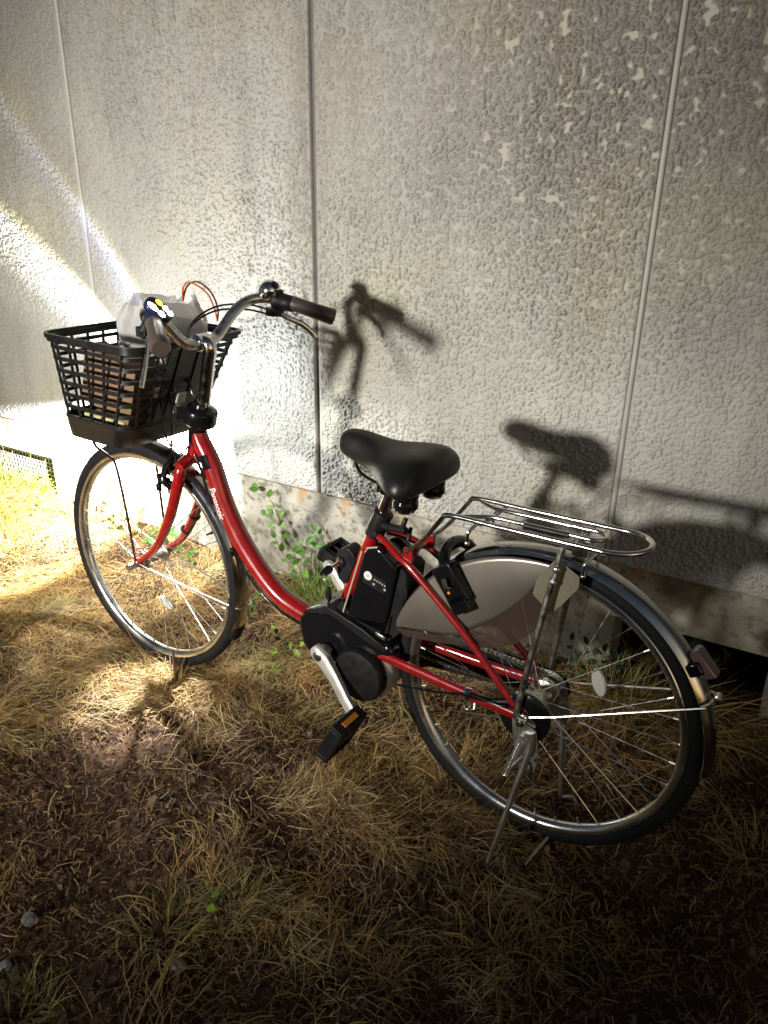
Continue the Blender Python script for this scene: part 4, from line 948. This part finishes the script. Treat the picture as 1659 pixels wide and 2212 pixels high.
# tussocks of long blades that stand up
def tussock(cx, cy, n, rad, ln, cols, up=.9, lean=None, spread=.8):
    a = rng.uniform(0, 6.28, n); r = rad*np.sqrt(rng.random(n)); x = cx+r*np.cos(a); y = np.minimum(cy+r*np.sin(a), -.006)
    h = a+rng.normal(0, .8, n) if lean is None else lean+rng.normal(0, spread, n)
    return x, y, h, np.clip(rng.normal(up, .3, n), .1, 1.5), rng.normal(-1.1, .6, n), ln*rng.uniform(.5, 1.15, n), rng.uniform(.0016, .0032, n), np.clip(np.array(cols)[rng.integers(0, len(cols), n)]*(1+rng.normal(0, .15, (n, 1))), .01, .8)
YG = [(.32, .36, .03), (.42, .40, .05), (.24, .32, .03), (.44, .38, .08)]; GR = [(.10, .20, .03), (.16, .26, .05), (.24, .28, .07), (.34, .30, .10)]; ST = [(.46, .33, .13), (.40, .26, .09), (.34, .24, .09)]; OL = [(.20, .20, .05), (.27, .22, .07), (.14, .17, .04)]
parts = [tussock(-1.98, -.12, 380, .20, .19, YG, .8), tussock(-2.25, -.12, 300, .2, .24, YG, .9), tussock(-1.76, -.22, 240, .16, .11, YG, .5),
         tussock(-.47, -.075, 200, .085, .20, GR, 1.15), tussock(-.36, -.10, 130, .09, .13, GR+ST, 1.0), tussock(-.30, -.16, 120, .1, .12, ST, .8),
         tussock(.62, -.13, 260, .12, .26, ST, .95, R(-50), .5), tussock(.50, -.10, 120, .08, .2, OL, 1.1), tussock(.74, -.10, 80, .08, .24, ST, .7, R(-20), .4),
         tussock(.92, -.43, 150, .07, .10, [(.38, .26, .11)], .8), tussock(-.06, -1.20, 130, .06, .10, OL+ST, .7), tussock(-.17, -1.45, 120, .06, .08, OL, .8), tussock(.02, -1.10, 120, .045, .09, OL+ST, .9),
         tussock(.30, -.62, 160, .12, .10, ST, .9), tussock(.22, -.50, 160, .12, .11, ST, 1.0), tussock(.12, -.66, 120, .08, .09, ST, .9), tussock(-.15, -.30, 150, .15, .10, ST, .7), tussock(.5, -.9, 130, .1, .09, ST, .8), tussock(.28, -1.1, 120, .1, .09, ST, .8), tussock(-.6, -.62, 140, .05, .09, ST, .9)]
c_ = [np.concatenate([p[i] for p in parts]) for i in range(8)]
g3 = blades('grass_tussocks', c_[0], c_[1], gz(c_[0], c_[1])-.002, c_[2], c_[3], c_[4], c_[5], c_[6], c_[7], M_veg, nseg=6, wig=.18)
tag(g3, 'taller upright grass tufts, green by the wall and straw elsewhere', 'grass', kind='stuff')
# dead leaf litter
x, y = scatter(38000, -2.6, 1.35, -1.75, -.02, lambda x, y: np.clip(.75-.5*density(x, y), .08, 1)); n_ = len(x)
s = rng.gamma(3, .0014, n_); a = rng.uniform(0, 6.28, n_); ti = rng.normal(0, .5, (n_, 2))
ux_ = np.stack([np.cos(a), np.sin(a), ti[:, 0]], 1); uy_ = np.stack([-np.sin(a), np.cos(a), ti[:, 1]], 1)*rng.uniform(.35, .8, (n_, 1))
cc = np.stack([x, y, gz(x, y)+.004+rng.random(n_)*.008], 1)
k6 = [(-1, 0, 0), (-.4, .9, .25), (.4, .8, .2), (1, 0, 0), (.4, -.8, .2), (-.4, -.9, .25)]
vv = np.stack([cc+ux_*(p*s)[:, None]+uy_*(q*s)[:, None]+np.array([0, 0, 1.])*(w*s)[:, None] for p, q, w in k6], 1).reshape(-1, 3)
bs = (np.arange(n_)*6)[:, None]; qd = np.concatenate([bs+np.array([[0, 1, 2, 3]]), bs+np.array([[0, 3, 4, 5]])], 0)
LC = np.array([(.085, .047, .027), (.12, .07, .04), (.06, .033, .02), (.17, .11, .06)]); lc = LC[rng.choice(4, n_)]*(1+rng.normal(0, .2, (n_, 1)))
lt = mesh_np('leaf_litter', vv, qd, M_dead, True, np.repeat(np.concatenate([np.clip(lc, .01, 1), np.ones((n_, 1))], 1), 6, 0)); tag(lt, 'curled dead leaves scattered over the soil', 'leaf litter', kind='stuff')

# leafy weeds, each its own thing
M_stem = mat('weed_stem', (.13, .16, .04), .6)
def leaf_faces(V_, F_, C_, p, d, nrm, L_, Wd, col, fold=.25):
    d = unit(d); nrm = unit(np.asarray(nrm)-d*np.dot(nrm, d)); sd = np.cross(d, nrm); b0 = len(V_)
    prof = [(0, .02), (.2, .75), (.5, 1.0), (.78, .72), (1.0, .03)]
    for t, w in prof:
        c = p+d*L_*t-nrm*L_*.18*t*t; V_ += [c+sd*Wd*.5*w+nrm*Wd*fold*w*.5, c, c-sd*Wd*.5*w+nrm*Wd*fold*w*.5]
        C_ += [(*col, 1)]*3
    for k in range(4):
        a = b0+k*3; F_ += [(a, a+1, a+4, a+3), (a+1, a+2, a+5, a+4)]
def weed(label, stems, leafL, cols, every=.03, cat='weed', group=None, nm='weed_plant'):
    base = V(*stems[0][0]); o = empty(nm, M=Matrix.Translation(base)); tag(o, label, cat, group)
    b = MB(); V_, F_, C_ = [], [], []
    for P in stems:
        Q = smooth_path([V(*p)-base for p in P], 6); b.tube(Q, [.0016]*(len(Q)//2)+[.0011]*(len(Q)-len(Q)//2), 5)
        ln = 0; nxt = every*.6; side = 1
        for p, q in zip(Q[:-1], Q[1:]):
            ln += np.linalg.norm(q-p)
            if ln > nxt:
                nxt += every*rng.uniform(.7, 1.3); t = unit(q-p); sv = unit(np.cross(t, V(0, -1, .4)))*side; side = -side
                col = np.clip(np.array(cols[rng.integers(len(cols))])*(1+rng.normal(0, .15)), .01, .7)
                L_ = leafL*rng.uniform(.65, 1.2); leaf_faces(V_, F_, C_, q, sv*.8+t*.5+rng.normal(0, .25, 3), V(0, -.7, .7)+rng.normal(0, .35, 3), L_, L_*rng.uniform(.5, .7), col)
        leaf_faces(V_, F_, C_, Q[-1], unit(Q[-1]-Q[-3])+rng.normal(0, .2, 3), V(0, -.7, .7), leafL, leafL*.55, cols[0])
    b.build('stem', M_stem, o, angle=180)
    lf = mesh_np('foliage', np.array(V_), np.array(F_), M_leaf, True, np.array(C_)); lf.parent = o
    return o
BG = [(.09, .22, .025), (.16, .32, .04), (.06, .15, .02)]; LG = [(.24, .38, .05), (.16, .30, .04)]; DG = [(.014, .034, .009), (.02, .046, .011)]  # DG: dark green with the shade behind the rear wheel painted in
weed('climbing weed with round leaves on the concrete base right of the down tube',
     [[(-.50, -.07, .045), (-.52, -.05, .14), (-.60, -.03, .22), (-.70, -.02, .27)], [(-.50, -.07, .045), (-.47, -.05, .12), (-.45, -.03, .20), (-.50, -.02, .26)], [(-.52, -.06, .045), (-.60, -.04, .12), (-.66, -.03, .20)], [(-.52, -.06, .045), (-.58, -.05, .15), (-.52, -.03, .22)],
      [(-.64, -.02, .25), (-.68, -.02, .33), (-.73, -.02, .36)], [(-.47, -.06, .05), (-.42, -.05, .14), (-.40, -.04, .20)]], .034, BG, .034, 'weed')
weed('bright green leafy weed at the wall foot seen through the front wheel',
     [[(-1.43, -.09, .08), (-1.44, -.08, .15), (-1.40, -.07, .21)], [(-1.43, -.09, .08), (-1.48, -.09, .13), (-1.50, -.08, .16)], [(-1.40, -.09, .08), (-1.36, -.08, .13), (-1.33, -.07, .18)], [(-1.37, -.10, .08), (-1.33, -.10, .11), (-1.31, -.10, .14)]], .038, BG+LG, .026)
weed('low leafy weed between the wheel and the bent fork blade',
     [[(-1.22, -.09, .09), (-1.24, -.09, .13), (-1.22, -.08, .17)], [(-1.20, -.10, .09), (-1.15, -.09, .12), (-1.12, -.09, .15)], [(-1.20, -.10, .09), (-1.18, -.12, .11), (-1.14, -.13, .13)], [(-1.16, -.09, .09), (-1.10, -.08, .12), (-1.06, -.08, .13)]], .036, BG+LG, .026)
weed('small bright weed beside the slotted vent grille', [[(-1.72, -.12, .075), (-1.72, -.12, .12), (-1.70, -.11, .165)], [(-1.72, -.12, .075), (-1.75, -.13, .11), (-1.76, -.13, .13)], [(-1.71, -.13, .075), (-1.69, -.14, .10)]], .030, BG+LG, .022)
weed('pale yellow green weed left of the front tyre at the wall', [[(-1.60, -.11, .075), (-1.59, -.11, .11), (-1.57, -.11, .14)], [(-1.60, -.11, .075), (-1.62, -.12, .10), (-1.64, -.12, .12)], [(-1.58, -.12, .075), (-1.55, -.13, .10)]], .026, LG, .020)
weed('seedling with three leaves behind the front fender', [[(-1.00, -.10, .04), (-1.01, -.10, .07), (-1.03, -.10, .09)], [(-1.00, -.10, .04), (-.97, -.11, .06)], [(-1.00, -.10, .04), (-.98, -.09, .08)]], .030, BG, .022)
weed('dark leafy seedling just behind the front mud flap', [[(-.63, -.22, .015), (-.63, -.22, .05), (-.61, -.22, .08)], [(-.63, -.22, .015), (-.60, -.24, .04)], [(-.63, -.22, .015), (-.65, -.24, .04)]], .030, BG+DG, .022)
weed('green seedling below the motor housing front', [[(-.42, -.32, .01), (-.43, -.32, .04), (-.45, -.32, .06)], [(-.42, -.32, .01), (-.38, -.33, .03), (-.36, -.33, .05)], [(-.41, -.33, .01), (-.42, -.36, .03)]], .026, LG+DG, .02)
weed('single bright leaf sprout left of the low pedal', [[(-.37, -.44, .0), (-.37, -.44, .025), (-.365, -.445, .04)]], .024, LG, .03)
weed('lone lime green leaf sprout in the dark foreground grass', [[(-.02, -1.115, .0), (-.02, -1.115, .04), (-.015, -1.12, .07)], [(-.02, -1.115, .0), (-.01, -1.13, .03), (.005, -1.14, .05)]], .026, LG, .05)
weed('dark bushy weed against the base behind the rear wheel', [[(.40+.03*k, -.09+.01*math.sin(k*2), .045), (.38+.035*k, -.07, .11), (.36+.045*k, -.05, .15+.02*math.sin(k*3))] for k in range(4)], .026, DG, .026)
# dead stalk in front of the front tyre, stick, pebbles
M_twig = mat('dead_stalk_bark', (.10, .065, .04), .9, var=.3, vscale=60)
t = empty('dead_stalk', M=Matrix.Translation((-.60, -.59, 0))); tag(t, 'broken brown stalk standing before the front tyre', 'stalk')
b = MB(); b.tube([(0, 0, -.01), (.002, 0, .03), (-.002, .002, .065), (.001, .0, .105)], [.006, .0055, .0045, .002], 8, sm=3); b.build('stalk', M_twig, t)
b = MB(); b.tube([(.0, 0, .03), (.018, -.004, .05)], [.003, .0015], 6); b.tube([(.0, 0, .055), (-.012, .004, .075)], [.0025, .001], 6); b.build('side_twig', M_twig, t)
t = empty('stick', M=Matrix.Translation((.49, -.665, .014))); tag(t, 'short pale stick lying below the rear tyre', 'stick')
b = MB(); b.tube([(.010, .040, .006), (.004, .012, .003), (-.003, -.016, .0), (-.009, -.045, -.004)], [.0028, .0032, .0030, .002], 8, sm=3); b.build('stick_wood', mat('pale_wood', (.36, .31, .24), .6, var=.2), t)
def pebble(x, y, r, label, col, sq=.6):
    b = MB(); rs = []
    for t in np.linspace(.05, math.pi-.05, 9): rs.append([V(x, y, gz(x, y)+r*sq*.5)+V(r*math.sin(t)*math.cos(a)*(1+.15*math.sin(3*a+x*40)), r*.75*math.sin(t)*math.sin(a), r*sq*math.cos(t)) for a in np.linspace(0, 2*math.pi, 15)[:-1]])
    b.loft(rs); o = b.build('pebble', mat('pebble_stone', col, .8, var=.2, vscale=50), angle=60); tag(o, label, 'pebble')
pebble(-.300, -1.312, .018, 'flat grey pebble on dark soil near the left foreground edge', (.13, .12, .115))
pebble(-.262, -1.395, .014, 'pale whitish pebble at the left frame edge foreground', (.26, .25, .245))
pebble(.005, -1.235, .017, 'pale oval pebble under the lime green sprout', (.22, .20, .16))
